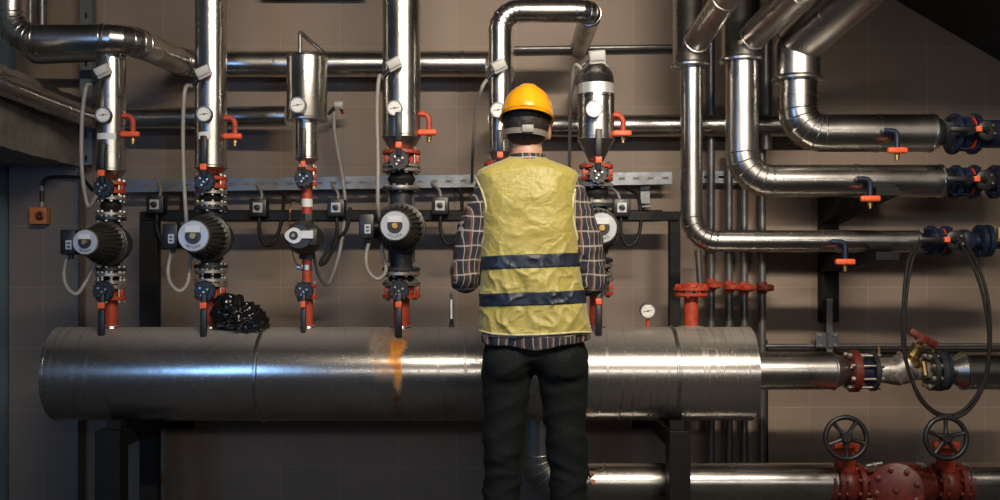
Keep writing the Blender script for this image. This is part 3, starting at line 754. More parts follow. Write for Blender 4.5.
build('pipe_clamp',MB().cyl((x3,YC,P(0,270,YC).z),(x3,YC,P(0,265,YC).z),5.6*U0).box((x3-.03,YC-.01,P(0,267.5,YC).z),(.03,.02,.02),bev=.002),'bolt',t)
butterfly(307,284,299,False,'small lower valve with hanging black lever '+D[3],hr=9,fr=10,lev=46,hy=291,pr=.03,lw=.0085)
stub(3,308,5,299)
cable([P(302,205,4.27),P(293,203,4.25),P(290,212,4.25),P(290,232,4.2),P(292,250,4.2),P(296,263,4.25),P(303,267,4.27)],.0028,'thin copper capillary tube looping beside the small pump','copper','tube',name='capillary_tube')
# ---- column 7: red blind flange
x7=P(691,0,YC).x
t=thing('flanged_stub','short red pipe on the drum closed by a pair of bolted red flanges','pipe',(x7,YC,zD+RD-.01))
build('tube',MB().cyl((x7,YC,zD+RD-.01),(x7,YC,P(0,296,YC).z),.031),'red',t)
for py in (289,294.5): build('flange',MB().disc((x7,YC,P(0,py,YC).z),Z_,.074 if py>290 else .078,.015),'red',t)
build('hub',MB().lathe((x7,YC,P(0,287,YC).z),Z_,[(0,.045),(.012,.040),(.02,.03)],24),'red',t)
bb=MB()
for k in range(8):
    th=2*PI*(k+.5)/8; bb.part().lathe((x7+.062*math.cos(th),YC+.062*math.sin(th),P(0,297.5,YC).z),Z_,[(0,.009),(.06,.009)],6)
build('bolt',bb,'red',t)
build('base_collar',MB().lathe((x7,YC,zD+RD-.012),Z_,[(0,.07),(.014,.055),(.018,.035)],24),'drum',t)

# ---- gauges, sensors, vents
gl={1:(103,115,'dial gauge on the slim far left drop pipe'),2:(204,114,'dial gauge on the second drop pipe from the left'),4:(394.5,108,'dial gauge on the widest drop pipe left of the worker'),5:(498,110,'dial gauge just left of the yellow helmet'),6:(594,109,'blank silver-faced gauge on the drop pipe right of the helmet')}
for i,(px,py,lab) in gl.items():
    Y=YC-cols[i]['pr']*U0-.035; gauge(px,py,Y,8 if i!=6 else 8.6,lab,blank=(i==6))
gauge(297.5,105,YC-rt-.03,8.3,'dial gauge low on the small cylindrical tank')
gauge(648,311,YC-.02,8,'round white gauge standing on a red stem on top of the drum',stem=Vector((P(648,0,YC).x,YC,zD+RD-.005)))
sl={1:(103,71,'grey sensor box at the top of the slim far left drop pipe',-25),2:(203.5,72,'grey sensor box on the second drop pipe from the left',-25),4:(394,64,'grey sensor box on the widest drop pipe left of the worker',-28),5:(499,66,'grey sensor box on the pipe above the gauge by the helmet',-25)}
ends={}
for i,(px,py,lab,an) in sl.items():
    Y=YC-cols[i]['pr']*U0-.03; ends[i]=sensor(px,py,Y,lab,-an,14)
ends[6]=sensor(597,57,YC-.02,'pale sensor box on top of the taped drop pipe right of the helmet',5,16)
ends[3]=sensor(339,105,4.8,'small white sensor on the wall right of the small tank',0,9)
Yk=4.05
cable([ends[1],P(86,88,Yk+.1),P(82,120,Yk+.1),P(82,170,Yk+.1),P(88,206,Yk+.12),P(96,196,4.15)],.0085,'grey sensor cable hanging beside the slim far left drop pipe')
cable([ends[2],P(185,90,Yk+.1),P(183,130,Yk+.1),P(184,180,Yk+.1),P(186,215,Yk+.1),P(187,236,4.2)],.0085,'grey sensor cable hanging beside the second drop pipe')
cable([ends[4],P(379,78,Yk+.1),P(377,110,Yk+.1),P(378,160,Yk+.1),P(378,205,Yk+.1),P(381,228,4.25)],.0085,'grey sensor cable hanging left of the widest drop pipe')
cable([ends[5],P(482,88,4.2),P(476,110,4.3),P(473,150,4.5),P(472,182,4.85)],.0075,"grey sensor cable hanging left of the worker's head")
cable([ends[6],P(575,66,4.3),P(571,90,4.4),P(570,130,4.6),P(569,180,4.85)],.0085,'grey sensor cable hanging between helmet and taped drop pipe')
cable([P(334,112,4.8),P(335,135,4.8),P(343,180,4.75),P(345,210,4.72),P(340,250,4.7),P(329,283,4.68),P(319,276,4.6),P(314,255,4.45),P(314,246,4.33)],.0085,'long grey cable falling from the small white sensor to the slim pump')
for i,(px,py,lab) in {1:(125,116,'red bent bleed valve on the slim far left drop pipe'),2:(227,118,'red bent bleed valve on the second drop pipe'),4:(421,114,'red bent bleed valve on the widest drop pipe'),6:(614,115,'red bent bleed valve on the taped drop pipe right of the helmet')}.items():
    vent(px,py,YC-.01,lab,reach=8 if i<6 else 9,drop=18,w=18)
# terminal box cables (loops under the pump boxes)
for (px,py,lab,pb) in ((68,253,'pale power cable looping below the leftmost pump',98),(172,250,'pale power cable looping below the second pump',194),(370,238,'pale power cable looping below the pump left of the worker',386)):
    cable([P(px+.5,py-2,4.19),P(px-4,py+20,4.17),P(px-1,py+34,4.17),P(px+8,py+41,4.17),P(px+16,py+32,4.2),P(pb-4,py+12,4.23),P(pb,py-4,4.26)],.0085,lab,'cable')
# isolator switches + hanging cables
for k,(px,py,lab,kk) in enumerate([(157,205,'rotary isolator switch on the frame between the first two pumps',1),(259.5,208,'rotary isolator switch left of the slim third column',1),(337,208,'rotary isolator switch right of the slim third column',2),(440.5,206,"rotary isolator switch beside the worker's left arm",1),(621,208,'rotary isolator switch right of the worker on the dark frame',1)]):
    c=isol(px,py,4.68,lab)
    d=['under the isolator between the first two pumps','under the isolator left of the slim column','under the isolator right of the slim column',"under the isolator beside the worker's left arm",'under the isolator right of the worker'][k]
    z0=c-Z_*.055
    if kk==1: cable([z0,z0+Vector((.0,0,-.06)),z0+Vector((.03,0,-.125)),z0+Vector((.075,0,-.10)),z0+Vector((.10,.03,.0)),z0+Vector((.095,.1,.12)),z0+Vector((.06,.24,.17))],.009,'dark cable looping '+d,'rubber')
    else:
        cable([z0,z0+Vector((-.005,0,-.10)),z0+Vector((-.05,0,-.20)),z0+Vector((-.08,0,-.21)),z0+Vector((-.03,.02,-.12)),z0+Vector((.04,.02,-.05)),z0+Vector((.06,.03,.06))],.009,'dark cable knotted '+d,'rubber')
    cable([c+Vector((.0,.03,.03)),c+Vector((-.01,.08,.08)),c+Vector((-.06,.18,.13)),c+Vector((-.10,.24,.15))],.007,'short grey cable rising '+d.replace('under','above'),'cable')
# thermometer on drum
tx=P(451.5,0,YC).x
t=thing('stick_thermometer',"upright glass stick thermometer on the drum left of the worker's elbow",'thermometer',(tx,YC,zD+RD-.005))
build('case',MB().cyl((tx,YC,zD+RD-.005),(tx,YC,zD+RD+.02),.012,.010,16).box((tx,YC,P(0,308,YC).z),(.016,.012,.135),bev=.003),'black',t)
build('scale',MB().box((tx,YC-.0075,P(0,309,YC).z),(.008,.002,.085)),'glass',t,False)
# bag
def bag():
    mb=MB().ball((0,0,0),1,96); c=P(238,319,YC-.05); c.z=zD+RD+.045
    out=[]
    for v in mb.v:
        n=v.copy()
        s=1.05+.30*noise.noise(n*1.6+Vector((3,1,5)))-.34*abs(noise.noise(n*3.2+Vector((7,2,1))))-.13*abs(noise.noise(n*6+Vector((1,5,2))))
        p=Vector((n.x*.12*s,n.y*.10*s,n.z*.085*s)); p+=Vector((0,0,.02 if n.x<.1 else -.01))
        out.append(c+p)
    mb.v=out
    for v in mb.v:
        fl=zD+math.sqrt(max(0,RD*RD-(v.y-YC)**2))+.002
        if v.z<fl: v.z=fl
    o=build('plastic_bag',mb,'bag',angle=70); tag(o,'crumpled shiny black plastic bag lying on the drum beside the second column','bag')
bag()
# junction box
t=thing('junction_box','small orange junction box with a round knob on the left wall','box',P(40,223,4.88))
build('housing',MB().box(P(40,216,4.87),(.085,.055,.085),bev=.006),'junction',t)
build('knob',MB().lathe(P(40,216,4.843),-Y_,[(0,.024),(.004,.024),(.008,.014),(.02,.012)],20),'dred',t)
build('cable_gland',MB().cyl(P(42,207,4.87),P(42,202,4.87),.011).cyl(P(42,191,4.88),P(42,186,4.88),.011),'cable',t)
cable([P(42,206,4.87),P(42,190,4.88),P(44,180,4.88),P(54,177,4.88),P(75,177,4.86),P(84,180,4.8),P(92,190,4.6)],.0085,'black cable curving from the orange junction box to the leftmost pump','black')
conduit('wall_conduit','diagonal grey rod low behind the left post',[P(150,470,4.9),P(166,520,4.8)],.014,'conduit')

# ------------------------------------------------------------------ left pipes
Yl=4.22
pipe('insulated_pipe','big elbowed insulated pipe across the top left, turning back along the upper wall',
 [P(11,-80,Yl),P(11,40,Yl),P(128,39,Yl),P(186,64,4.84),P(497,64,4.84),P(500,75,YC+.02)],13.8*U(4.5),[.11,.12,.10,.04],5,'clad',
 [(P(24+8,40,Yl),X_,.012),(P(106,39.4,Yl),X_,.014),(P(300-24,64,4.84),X_,.012),(P(463,64,4.84),X_,.02)])
for k,px in enumerate((30,42)):
    conduit('riser_pipe',['inner thin dark riser behind the top left elbow','outer thin dark riser behind the top left elbow'][k],[P(px,-60,4.75),P(px,60,4.75),P(118,56,4.7)] if k==0 else [P(px,-60,4.8),P(px,40,4.8)],.022)
pipe('insulated_pipe','insulated pipe running along the concrete beam, then behind two columns to the small tank',
 [P(-90,48,3.45),P(92,119,4.80),P(287,116,4.84-.1),],.0495,.05,2,'clad_dark' if False else 'clad',[(P(74,112,4.64),(P(92,119,4.80)-P(-90,48,3.45)),.008)])
pipe('insulated_pipe','insulated pipe along the wall from behind the helmet to the right-hand elbows',
 [P(500,119,YC+.03),P(503,126,4.85),P(935,125,4.85)],.0545,.05,4,'clad',[(P(700,126,4.85),X_,.01)])

# ------------------------------------------------------------------ right big pipes
def vpipe(label,cx,rp,top,cy,hx,hp,rh,Rb,seams,Y=YC):
    return pipe('insulated_pipe',label,[P(cx,top,Y),P(cx,cy,Y),P(hx,cy,Y)],rp*U(Y),Rb,5,'clad',seams,'pipe',None,[(P(hx,cy,Y),X_,hp,rh)])
vpipe('narrow insulated pipe dropping then turning right above the red flange',691.5,10.9,60,241,915,.05,.025,.105,[(P(838,241,YC),X_,.01)])
vpipe('medium insulated pipe dropping then turning right, middle of the three right-hand lines',742,16.2,52,181,938,.045,.05,.125,[(P(856,181,YC),X_,.01)])
vpipe('wide insulated pipe with short drop, topmost of the three right-hand lines',798,18.8,78,133,929,.05,.06,.105,[(P(877,133,YC),X_,.01),(P(798,96,YC),Z_,.012)])
def collar(label,cx,rp,bot,junc,dirpx,rd,upto,full=True):
    """large sleeve with lip and a diagonal branch rising towards the camera"""
    x=P(cx,0,YC).x; r=rp*U0; zb=P(0,bot,YC).z; zj=P(0,junc,YC).z
    t=thing('insulated_pipe',label,'pipe',(x,YC,zb))
    zt=P(0,upto,YC).z
    build('sleeve',MB().lathe((x,YC,zb),Z_,[(0,r*.6),(0,r+.008),(.008,r+.009),(.022,r),(zt-zb,r),(zt-zb+.02,r*.85)],48),'clad',t)
    j=Vector((x,YC,zj)); e=P(dirpx[0],dirpx[1],dirpx[2]); d=(e-j).normalized()
    rr=rd*U0
    build('branch',MB().tube([j,e],rr,48),'clad',t)
    # swept saddle bead
    q=j+d*(r*1.05); build('saddle_ring',MB().lathe(q-d*.004,d,[(0,rr),(.001,rr+.004),(.007,rr+.004),(.008,rr)],48,cap=False),'clad',t)
    q=j+d*((e-j).length*.45); build('seam_band',MB().lathe(q,d,[(0,rr),(.002,rr+.003),(.012,rr+.003),(.014,rr)],48,cap=False),'clad',t)
    return t
collar('wide sleeve with diagonal branch above the narrow right-hand drop pipe',690,17,67,50,(776,-75,3.5),12.5,-80)
collar('wide sleeve with diagonal branch above the medium right-hand drop pipe',741,19.5,62,46,(890,-88,3.45),14.2,-80)
jj=P(797,46,YC); ee=P(950,-92,3.6); rC=23*U0
t=pipe('insulated_pipe','widest sleeve bending into a diagonal pipe above the topmost right-hand line',[P(797,80,YC),jj,ee],rC,.02,1,'clad',[(jj.lerp(ee,.5),ee-jj,.014)])
build('lip_ring',MB().lathe(P(797,81,YC),Z_,[(0,rC*.7),(0,rC+.009),(.008,rC+.010),(.020,rC+.001)],48),'clad',t)
#pipe('insulated_pipe','curved dark pipe glimpsed at the top between the diagonal branches',[P(722,95,4.75),P(722,20,4.75),P(790,-60,4.6)],.06,.15,5,'clad_dark')

# ------------------------------------------------------------------ right-hand valves (horizontal axis)
def hvalve(px,py,label,fr=20,gap=22,lev=34,hub=10,Y=YC,mat='blue'):
    u=U(Y); c=P(px,py,Y); t=thing('butterfly_valve',label,'valve',c-Z_*fr*u)
    fr*=u; g=gap*u/2
    for s in (-1,1): build('flange',MB().disc(c+X_*s*g,X_,fr,.022,40,.003),mat,t)
    build('body',MB().cyl(c-X_*g,c+X_*g,fr*.6).disc(c,X_,fr*.8,g*.7,32),mat,t)
    bb=MB()
    for k in range(8):
        th=2*PI*(k+.5)/8; q=c+Vector((0,fr*.82*math.cos(th),fr*.82*math.sin(th)))
        bb.part().cyl(q-X_*(g+.022),q+X_*(g+.022),.005,seg=8)
        for s in (-1,1): bb.lathe(q+X_*(s*(g+.016)-.005),X_,[(0,.009),(.01,.009)],6)
    build('stud_bolt',bb,'blue' if mat=='blue' else 'bolt',t)
    build('red_ring',MB().lathe(c+X_*(g-.022),X_,[(0,fr*.86),(.008,fr*.86)],32),'red',t)
    h=c+Vector((g*1.2,-fr-.015,0)); hr=hub*u
    build('neck',MB().cyl(c,h,.02),'castd',t)
    build('notched_hub',MB().lathe(h+Y_*.014,-Y_,[(0,hr*.8),(.004,hr),(.022,hr),(.026,hr*.85),(.026,hr*.4),(.034,hr*.35)],28),'black',t)
    sc=MB()
    for dx,dz in ((.3,.4),(.45,-.35),(-.1,.1)): sc.part().lathe(h+Vector((dx*hr,-.022,dz*hr)),-Y_,[(0,.005),(.008,.005)],8)
    build('screw',sc,'bolt',t)
    L=lev*u
    le=build('lever',MB().box(h+Vector((-L*.5,-.026,.002)),(L,.012,.016),bev=.004).box(h+Vector((-L*.72,-.028,.002)),(L*.6,.018,.022),bev=.006),'black',t)
    build('tag_band',MB().box(h+Vector((-hr*1.15,-.028,.002)),(.024,.022,.023),bev=.002),'tag',le)
    return t
hvalve(963,134,'blue flanged butterfly valve on the topmost right-hand line',fr=20.5,gap=20,lev=38,hub=10)
hvalve(964,182,'blue flanged butterfly valve on the middle right-hand line',fr=17,gap=18,lev=40,hub=10)
hvalve(938,241,'blue flanged butterfly valve on the lower right-hand line',fr=15.5,gap=14,lev=38,hub=10)
# blue pipes beyond
def bluepipe(label,px0,px1,py,r,flpx=(),Y=YC):
    c0=P(px0,py,Y);c1=P(px1,py,Y);t=thing('flanged_pipe',label,'pipe',c0-Z_*r)
    build('tube',MB().cyl(c0,c1,r,seg=32),'blue',t)
    for fx,fr in flpx:
        c=P(fx,py,Y); build('flange',MB().disc(c,X_,fr*U(Y),.022,36,.003),'blue',t)
        bb=MB()
        for k in range(8):
            th=2*PI*(k+.5)/8; q=c+Vector((0,fr*U(Y)*.8*math.cos(th),fr*U(Y)*.8*math.sin(th))); bb.part().lathe(q-X_*.018,X_,[(0,.009),(.036,.009)],6)
        build('bolt',bb,'blue',t)
    return t
bluepipe('dark blue pipe leaving the top valve at the right edge',974,1030,134,.062)
bluepipe('dark blue pipe with end flange leaving the middle valve',974,1030,182,.04,((994,17),))
t=bluepipe('dark blue strainer body with twin flanges at the right edge',945,1030,241,.035,((980,16.5),(986.5,16.5)))
build('bonnet',MB().ball(P(963,240,YC),(.05,.055,.048),20).lathe(P(966,241,YC-.05),-Y_,[(0,.04),(.02,.04),(.026,.03)],8).cyl(P(966,241,YC),P(966,241,YC-.06),.032),'blue',t)
t=thing('drain_cock','small brass drain cock with yellow tip beyond the blue flanges','valve',P(998,241,YC-.05))
build('body',MB().cyl(P(994,241,YC-.05),P(1012,241,YC-.05),.014).cyl(P(999,240,YC-.05),P(999,228,YC-.05),.010),'brass',t)
for (px,py,lab) in ((890,131,'blue bent bleed valve with orange knob on the topmost right-hand line'),(863,179,'blue bent bleed valve with orange knob on the middle right-hand line'),(838,242,'blue bent bleed valve with orange knob on the lower right-hand line')):
    r={131:18.8,179:16.2,242:10.9}[py]*U0; Y=YC-r-.02
    vent(px,py,Y,lab,elbow='blue',reach=7,drop=19,w=19)

# ------------------------------------------------------------------ mid right line
ym=371
pipe('insulated_pipe','insulated pipe leaving the right end of the drum, tapering to a red flange',[P(735,ym,YC),P(831,ym,YC)],18.7*U0,ends=[(P(831,ym,YC),X_,.085,.045)])
pipe('insulated_pipe','insulated pipe with tapered collar at the right edge, inside the twin hoses',[P(1040,ym,YC),P(964,ym,YC)],18.7*U0,ends=[(P(964,ym,YC),-X_,.075,.04)])
t=thing('flanged_spool','red and blue flanged spool with long bolts beside the tapered pipe end','flange',P(866,ym+20,YC))
def fl(px,fr,mat,t,Y=YC,py=ym,h=.022,name='flange'): return build(name,MB().disc(P(px,py,Y),X_,fr*U(Y),h,40,.003),mat,t)
fl(853,21,'dred',t,h=.036); fl(872,20,'castd',t,h=.02)
build('throat',MB().cyl(P(846,ym,YC),P(856,ym,YC),.045),'dred',t)
build('body',MB().cyl(P(855,ym,YC),P(872,ym,YC),.055),'blue',t)
bb=MB()
for k in range(8):
    th=2*PI*(k+.5)/8; q=P(853,ym,YC)+Vector((0,.075*math.cos(th),.075*math.sin(th)))
    bb.part().cyl(q-X_*.022,q+X_*.105,.0065,seg=10); bb.lathe(q-X_*.032,X_,[(0,.012),(.014,.012)],6); bb.lathe(q+X_*.095,X_,[(0,.012),(.014,.012)],6)
build('stud_bolt',bb,'bolt',t)
t=thing('balancing_valve','steel oblique-bodied balancing valve with a red T handle','valve',P(905,ym+15,YC))
a,b_=P(878,ym,YC),P(930,ym,YC)
vb=MB().lathe(a,X_,[(0,.048),(.03,.055),(.09,.062),(.13,.055),(.17,.040),(.24,.040)],32)
dg=Vector((.80,-.12,.60)).normalized(); k0=P(892,ym+4,YC)
vb.lathe(k0-dg*.03,dg,[(0,.03),(.03,.058),(.10,.062),(.104,.068),(.118,.068)],32)
build('body',vb,'steel',t)
k1=k0+dg*.09; up=Vector((.42,-.15,.9)).normalized()
build('bonnet',MB().lathe(k1,up,[(0,.05),(.02,.048),(.035,.03),(.07,.024),(.08,.028),(.09,.028)],10).cyl(k1+Vector((.05,-.03,.01)),k1+Vector((.055,-.04,-.05)),.012,seg=8),'brass',t)
k2=k1+up*.09
build('stem',MB().cyl(k2,k2+up*.03,.012),'dred',t)
Rh=Matrix.Rotation(math.radians(28),3,'Y')
build('handle',MB().box(k2+up*.035,(.135,.03,.030),Rh,bev=.006).lathe(k2+up*.015,up,[(0,.03),(.03,.026)],8),'dred',t)
for px in (879,933): build('test_nipple',MB().cyl(P(px,355,YC),P(px,346,YC),.008,seg=8),'brass',t)
t=thing('flange_pair','bolted grey and blue flange pair right of the balancing valve','flange',P(936,ym+20,YC))
fl(931,19.5,'castd',t,h=.022); fl(938.5,20,'castd',t,h=.028); fl(944,19,'blue',t,h=.02)
build('throat',MB().cyl(P(940,ym,YC),P(950,ym,YC),.045),'blue',t)
bb=MB()
for k in range(8):
    th=2*PI*(k+.5)/8; q=P(928,ym,YC)+Vector((0,.070*math.cos(th),.070*math.sin(th))); bb.part().lathe(q-X_*.012,X_,[(0,.011),(.085,.011)],6)
build('bolt',bb,'steel',t)
# hoses
for k,(dx,dy) in enumerate(((0,0),(4,3))):
    s=0 if k==0 else 1
    pts=[P(920-dx*.4,243,4.18),P(912-dx,262,4.1),P(906-dx*.6,300,4.06),P(905-dx*.5,345,4.05),P(910,375,4.05),P(925-3*s,403-s,4.05),P(945,415+dy,4.05),P(966+2*s,408+dy,4.05),P(984+dx*.4,380,4.05),P(989+dx*.3,340,4.05),P(984+dx,300,4.06),P(974+dx*1.2,268,4.1),P(960+dx*1.5,243,4.2)]
    cable(pts,.0068,['inner black hose of the twin loop hanging at the right','outer black hose of the twin loop hanging at the right'][k],'rubber','hose',name='rubber_hose')

# ------------------------------------------------------------------ lower line
yl=482.5; rl=19.5*U0
pipe('insulated_pipe',"insulated pipe dropping behind the worker's legs and turning right along the floor",[P(538,412,4.34),P(538,yl,4.34),P(830,yl,4.34)],rl,.13,6,'clad',[(P(605,yl,4.34),X_,.01)],'pipe',None,[(P(830,yl,4.34),X_,.075,.045)])
pipe('insulated_pipe','insulated pipe at the bottom right corner beside the right handwheel valve',[P(1040,yl,4.34),P(966,yl,4.34)],rl,ends=[(P(966,yl,4.34),-X_,.07,.045)])
t=thing('drain_cock',"rusty drain fitting on the lower pipe beside the worker's right leg",'valve',P(593,476,4.2))
build('body',MB().cyl(P(593,470,4.25),P(593,470,4.15),.014,seg=8).cyl(P(593,482,4.22),P(593,482,4.17),.010,seg=8),'junction',t)
build('lever',MB().box(P(592,468,4.14),(.05,.012,.012),bev=.003),'black',t)
def gate(px,label,flip=1):
    Y=4.34; t=thing('gate_valve',label,'valve',P(px,500,Y))
    for dx in (-9,12): fl(px+dx,21,'dred',t,Y,484,.024)
    fl(px-15*flip-2 if flip>0 else px+19,20,'dred',t,Y,484,.02)
    build('body',MB().cyl(P(px-22,484,Y),P(px+24,484,Y),.06).ball(P(px+1,484,Y),(.07,.085,.085),24),'dred',t)
    bb=MB()
    for s in (-9,12):
        for k in range(8):
            th=2*PI*(k+.5)/8; q=P(px+s,484,Y)+Vector((0,.078*math.cos(th),.078*math.sin(th))); bb.part().lathe(q-X_*.024,X_,[(0,.011),(.048,.011)],6)
    build('bolt',bb,'dred',t)
    # yoke leaning forward: stem axis to the wheel
    w=P(px,438,3.98); base=P(px-1,452,Y-.05); d=(w-base).normalized()
    yk=MB().tube([base,base+d*.10],.032,12).cyl(P(px,480,Y),base+Z_*.03,.045,.036)
    e=base+d*.19
    for s in (-1,1): yk.tube([base+d*.08+X_*s*.035,e+X_*s*.035],.011,8)
    yk.box(e,(.11,.04,.03),bev=.008).box(base+d*.11,(.10,.05,.03),bev=.006)
    build('yoke',yk,'red',t)
    build('stem',MB().cyl(base,w+Y_*.01,.009),'steel',t)
    wh=MB(); R=20.5*U(3.98); ax=Vector((0,-1,.10)).normalized(); a,b,_=frame(ax)
    ring=[w+a*R*math.cos(2*PI*k/40)+b*R*math.sin(2*PI*k/40) for k in range(40)]
    wh.tube(ring,.0105,12,closed=True); wh.lathe(w-ax*.02,ax,[(0,.018),(.004,.022),(.03,.022),(.036,.016)],20)
    for k in range(5):
        th=2*PI*k/5+.35*flip; dd=a*math.cos(th)+b*math.sin(th); wh.tube([w+dd*.015,w+dd*R*.55-ax*.003,w+dd*R],[.011,.008,.0095],8)
    build('handwheel',wh,'black',t)
    # side link rod
    build('tie_rod',MB().cyl(P(px+(20 if flip>0 else -20),466,4.25),P(px+(36 if flip>0 else -30),463,4.25),.007).lathe(P(px+(28 if flip>0 else -24),465,4.25)-X_*.006,X_,[(0,.013),(.012,.013)],6),'steel',t)
gate(846,'left red gate valve with black five-spoke handwheel, bottom right',1)
gate(946,'right red gate valve with black five-spoke handwheel, bottom right',-1)
t=thing('check_valve','bulky red check valve with round bolted cover between the two handwheels','valve',P(902,500,4.34))
c=P(896,484,4.22)
build('body',MB().cyl(P(868,484,4.34),P(930,484,4.34),.062).ball(P(905,486,4.34),(.155,.12,.105),32),'dred',t)
ax=Vector((-.42,-.9,.12)).normalized(); cc=P(897,489,4.22)
build('cover',MB().lathe(cc-ax*.10,ax,[(0,.10),(.07,.10),(.072,.112),(.098,.112),(.102,.106)],40),'dred',t)
bb=MB(); a,b,_=frame(ax)
for k in range(8):
    th=2*PI*k/8+.3; bb.part().lathe(cc+a*.086*math.cos(th)+b*.086*math.sin(th),ax,[(0,.013),(.014,.013),(.016,.009)],6)
bb.part().lathe(cc,ax,[(0,.015),(.02,.013)],8)
build('bolt',bb,'dred',t)
fl(927,20,'dred',t,4.34,484); 

# ------------------------------------------------------------------ worker
YP=3.35; UP=YP/F
def W(px,py,dy=0):  # worker coordinates (pixel at body plane, depth offset)
    return Vector(((px-500)*UP,YP+dy,ZC-(py-HY)*UP))
wk=thing('person','worker seen from behind in yellow helmet, yellow vest, plaid shirt and black trousers','person',Vector((W(534,0).x,YP,0)))
def blob(name,mb,mat,parent,voxel=.008,sm=6,disp=None,cut=None,sub=0):
    me=bpy.data.meshes.new('tmp'); me.from_pydata([tuple(v) for v in mb.v],[],mb.f)
    bm=bmesh.new(); bm.from_mesh(me); bmesh.ops.recalc_face_normals(bm,faces=bm.faces); bm.to_mesh(me); bm.free()
    ob=bpy.data.objects.new('tmp',me); col.objects.link(ob)
    r=ob.modifiers.new('r','REMESH'); r.mode='VOXEL'; r.voxel_size=voxel
    s=ob.modifiers.new('s','SMOOTH'); s.factor=.5; s.iterations=sm
    bpy.context.view_layer.update()
    me2=bpy.data.meshes.new_from_object(ob.evaluated_get(bpy.context.evaluated_depsgraph_get()))
    bpy.data.objects.remove(ob); bpy.data.meshes.remove(me)
    out=MB()
    nr=[v.normal.copy() for v in me2.vertices]
    for v,nn in zip(me2.vertices,nr):
        p=v.co.copy()
        if disp: p=p+nn*disp(p)
        out.v.append(p)
    out.f=[tuple(p.vertices) for p in me2.polygons]
    bpy.data.meshes.remove(me2)
    return build(name,out,mat,parent,angle=180)
# hand with five fingers, holding forward
def hand(mb,wrist,fwd,side,palmdn):
    """wrist: Vector, fwd: direction of fingers, side: thumb side, palmdn: palm normal"""
    f=fwd.normalized(); s=(side-f*side.dot(f)).normalized(); p=f.cross(s).normalized()
    if p.dot(palmdn)<0: p=-p
    c=wrist+f*.05
    R=Matrix((s,f,p)).transposed()
    mb.ball(c,(.042,.055,.017),20,R)
    mb.capsule(wrist-f*.05,wrist+f*.02,.028,.027)
    for k,(o,L) in enumerate(((.031,.070),(.011,.078),(-.010,.072),(-.030,.058))):
        b0=wrist+f*.088+s*o; r=.0085
        b1=b0+(f*.9+p*.35).normalized()*L*.45; b2=b1+(f*.55+p*.8).normalized()*L*.33; b3=b2+(f*.1+p).normalized()*L*.25
        mb.capsule(b0-f*.02,b1,r+.001,r,12); mb.capsule(b1,b2,r,r-.0005,12); mb.capsule(b2,b3,r-.0005,r-.0015,12)
    t0=wrist+f*.03+s*.028; t1=t0+(s*.8+f*.5+p*.2).normalized()*.04; t2=t1+(s*.15+f*.9+p*.4).normalized()*.034
    mb.capsule(t0,t1,.013,.0105,12); mb.capsule(t1,t2,.0105,.008,12)
# arm joints
LS=W(489,192,0); LE=W(465,277,.0); LW=W(489,262,.27)
RS=W(569,192,0); RE=W(592,281,.0); RW=W(568,264,.27)
hd=W(526.5,121,.015)
body=MB()
for S_,E_,Wr in ((LS,LE,LW),(RS,RE,RW)):
    body.capsule(S_,E_,.042,.036); body.capsule(E_,Wr,.038,.027)
hand(body,LW+(LW-LE).normalized()*.02,Vector((.25,1,.0)),Vector((.2,0,1)),Vector((1,0,-.2)))
hand(body,RW+(RW-RE).normalized()*.02,Vector((-.25,1,.0)),Vector((-.2,0,1)),Vector((-1,0,-.2)))
body.capsule(W(527,145,.01),W(527,180,-.01),.052,.062,24)      # neck
body.ball(W(527,215,.0),(.155,.095,.17),24); body.ball(W(530,300,.01),(.15,.10,.2),24)
body.capsule(LS,RS,.04,.04)
# head: skull, jaw, nose, ears
body.ball(hd,(.076,.096,.108),32); body.ball(hd+Vector((0,.045,-.055)),(.055,.055,.065),24); body.capsule(hd+Vector((0,.02,-.09)),W(527,165,.0),.055,.055)
body.capsule(hd+Vector((0,.093,.005)),hd+Vector((0,.112,-.030)),.009,.014,12)     # nose
body.capsule(hd+Vector((-.02,.088,-.065)),hd+Vector((.02,.088,-.065)),.010,.010,12) # mouth
for s in (-1,1):
    body.ball(hd+Vector((s*.030,.083,.012)),(.014,.010,.010),12)
    body.ball(hd+Vector((s*.077,.0,-.035)),(.010,.018,.032),16,Matrix.Rotation(-s*.35,3,'Z'))
    body.capsule(W(534+s*27,365,0),W(534+s*33,488,.0),.055,.045); body.capsule(W(534+s*33,488,.0),W(534+s*35,598,-.01),.045,.035)
    body.capsule(W(534+s*35,606,-.02),W(534+s*38,608,.11),.035,.03)
blob('body',body,'skin',wk,.0062,3)
for s in (-1,1):
    build('eye',MB().ball(hd+Vector((s*.030,.090,.012)),.009,12),'dial',wk)
# hair (back of head below helmet)
hb=MB().ball(hd+Vector((0,-.012,-.002)),(.080,.092,.098),32).ball(hd+Vector((0,-.036,-.050)),(.060,.052,.044),24)
blob('hair',hb,'hair',wk,.006,3,lambda p:.0025*noise.noise(p*90))
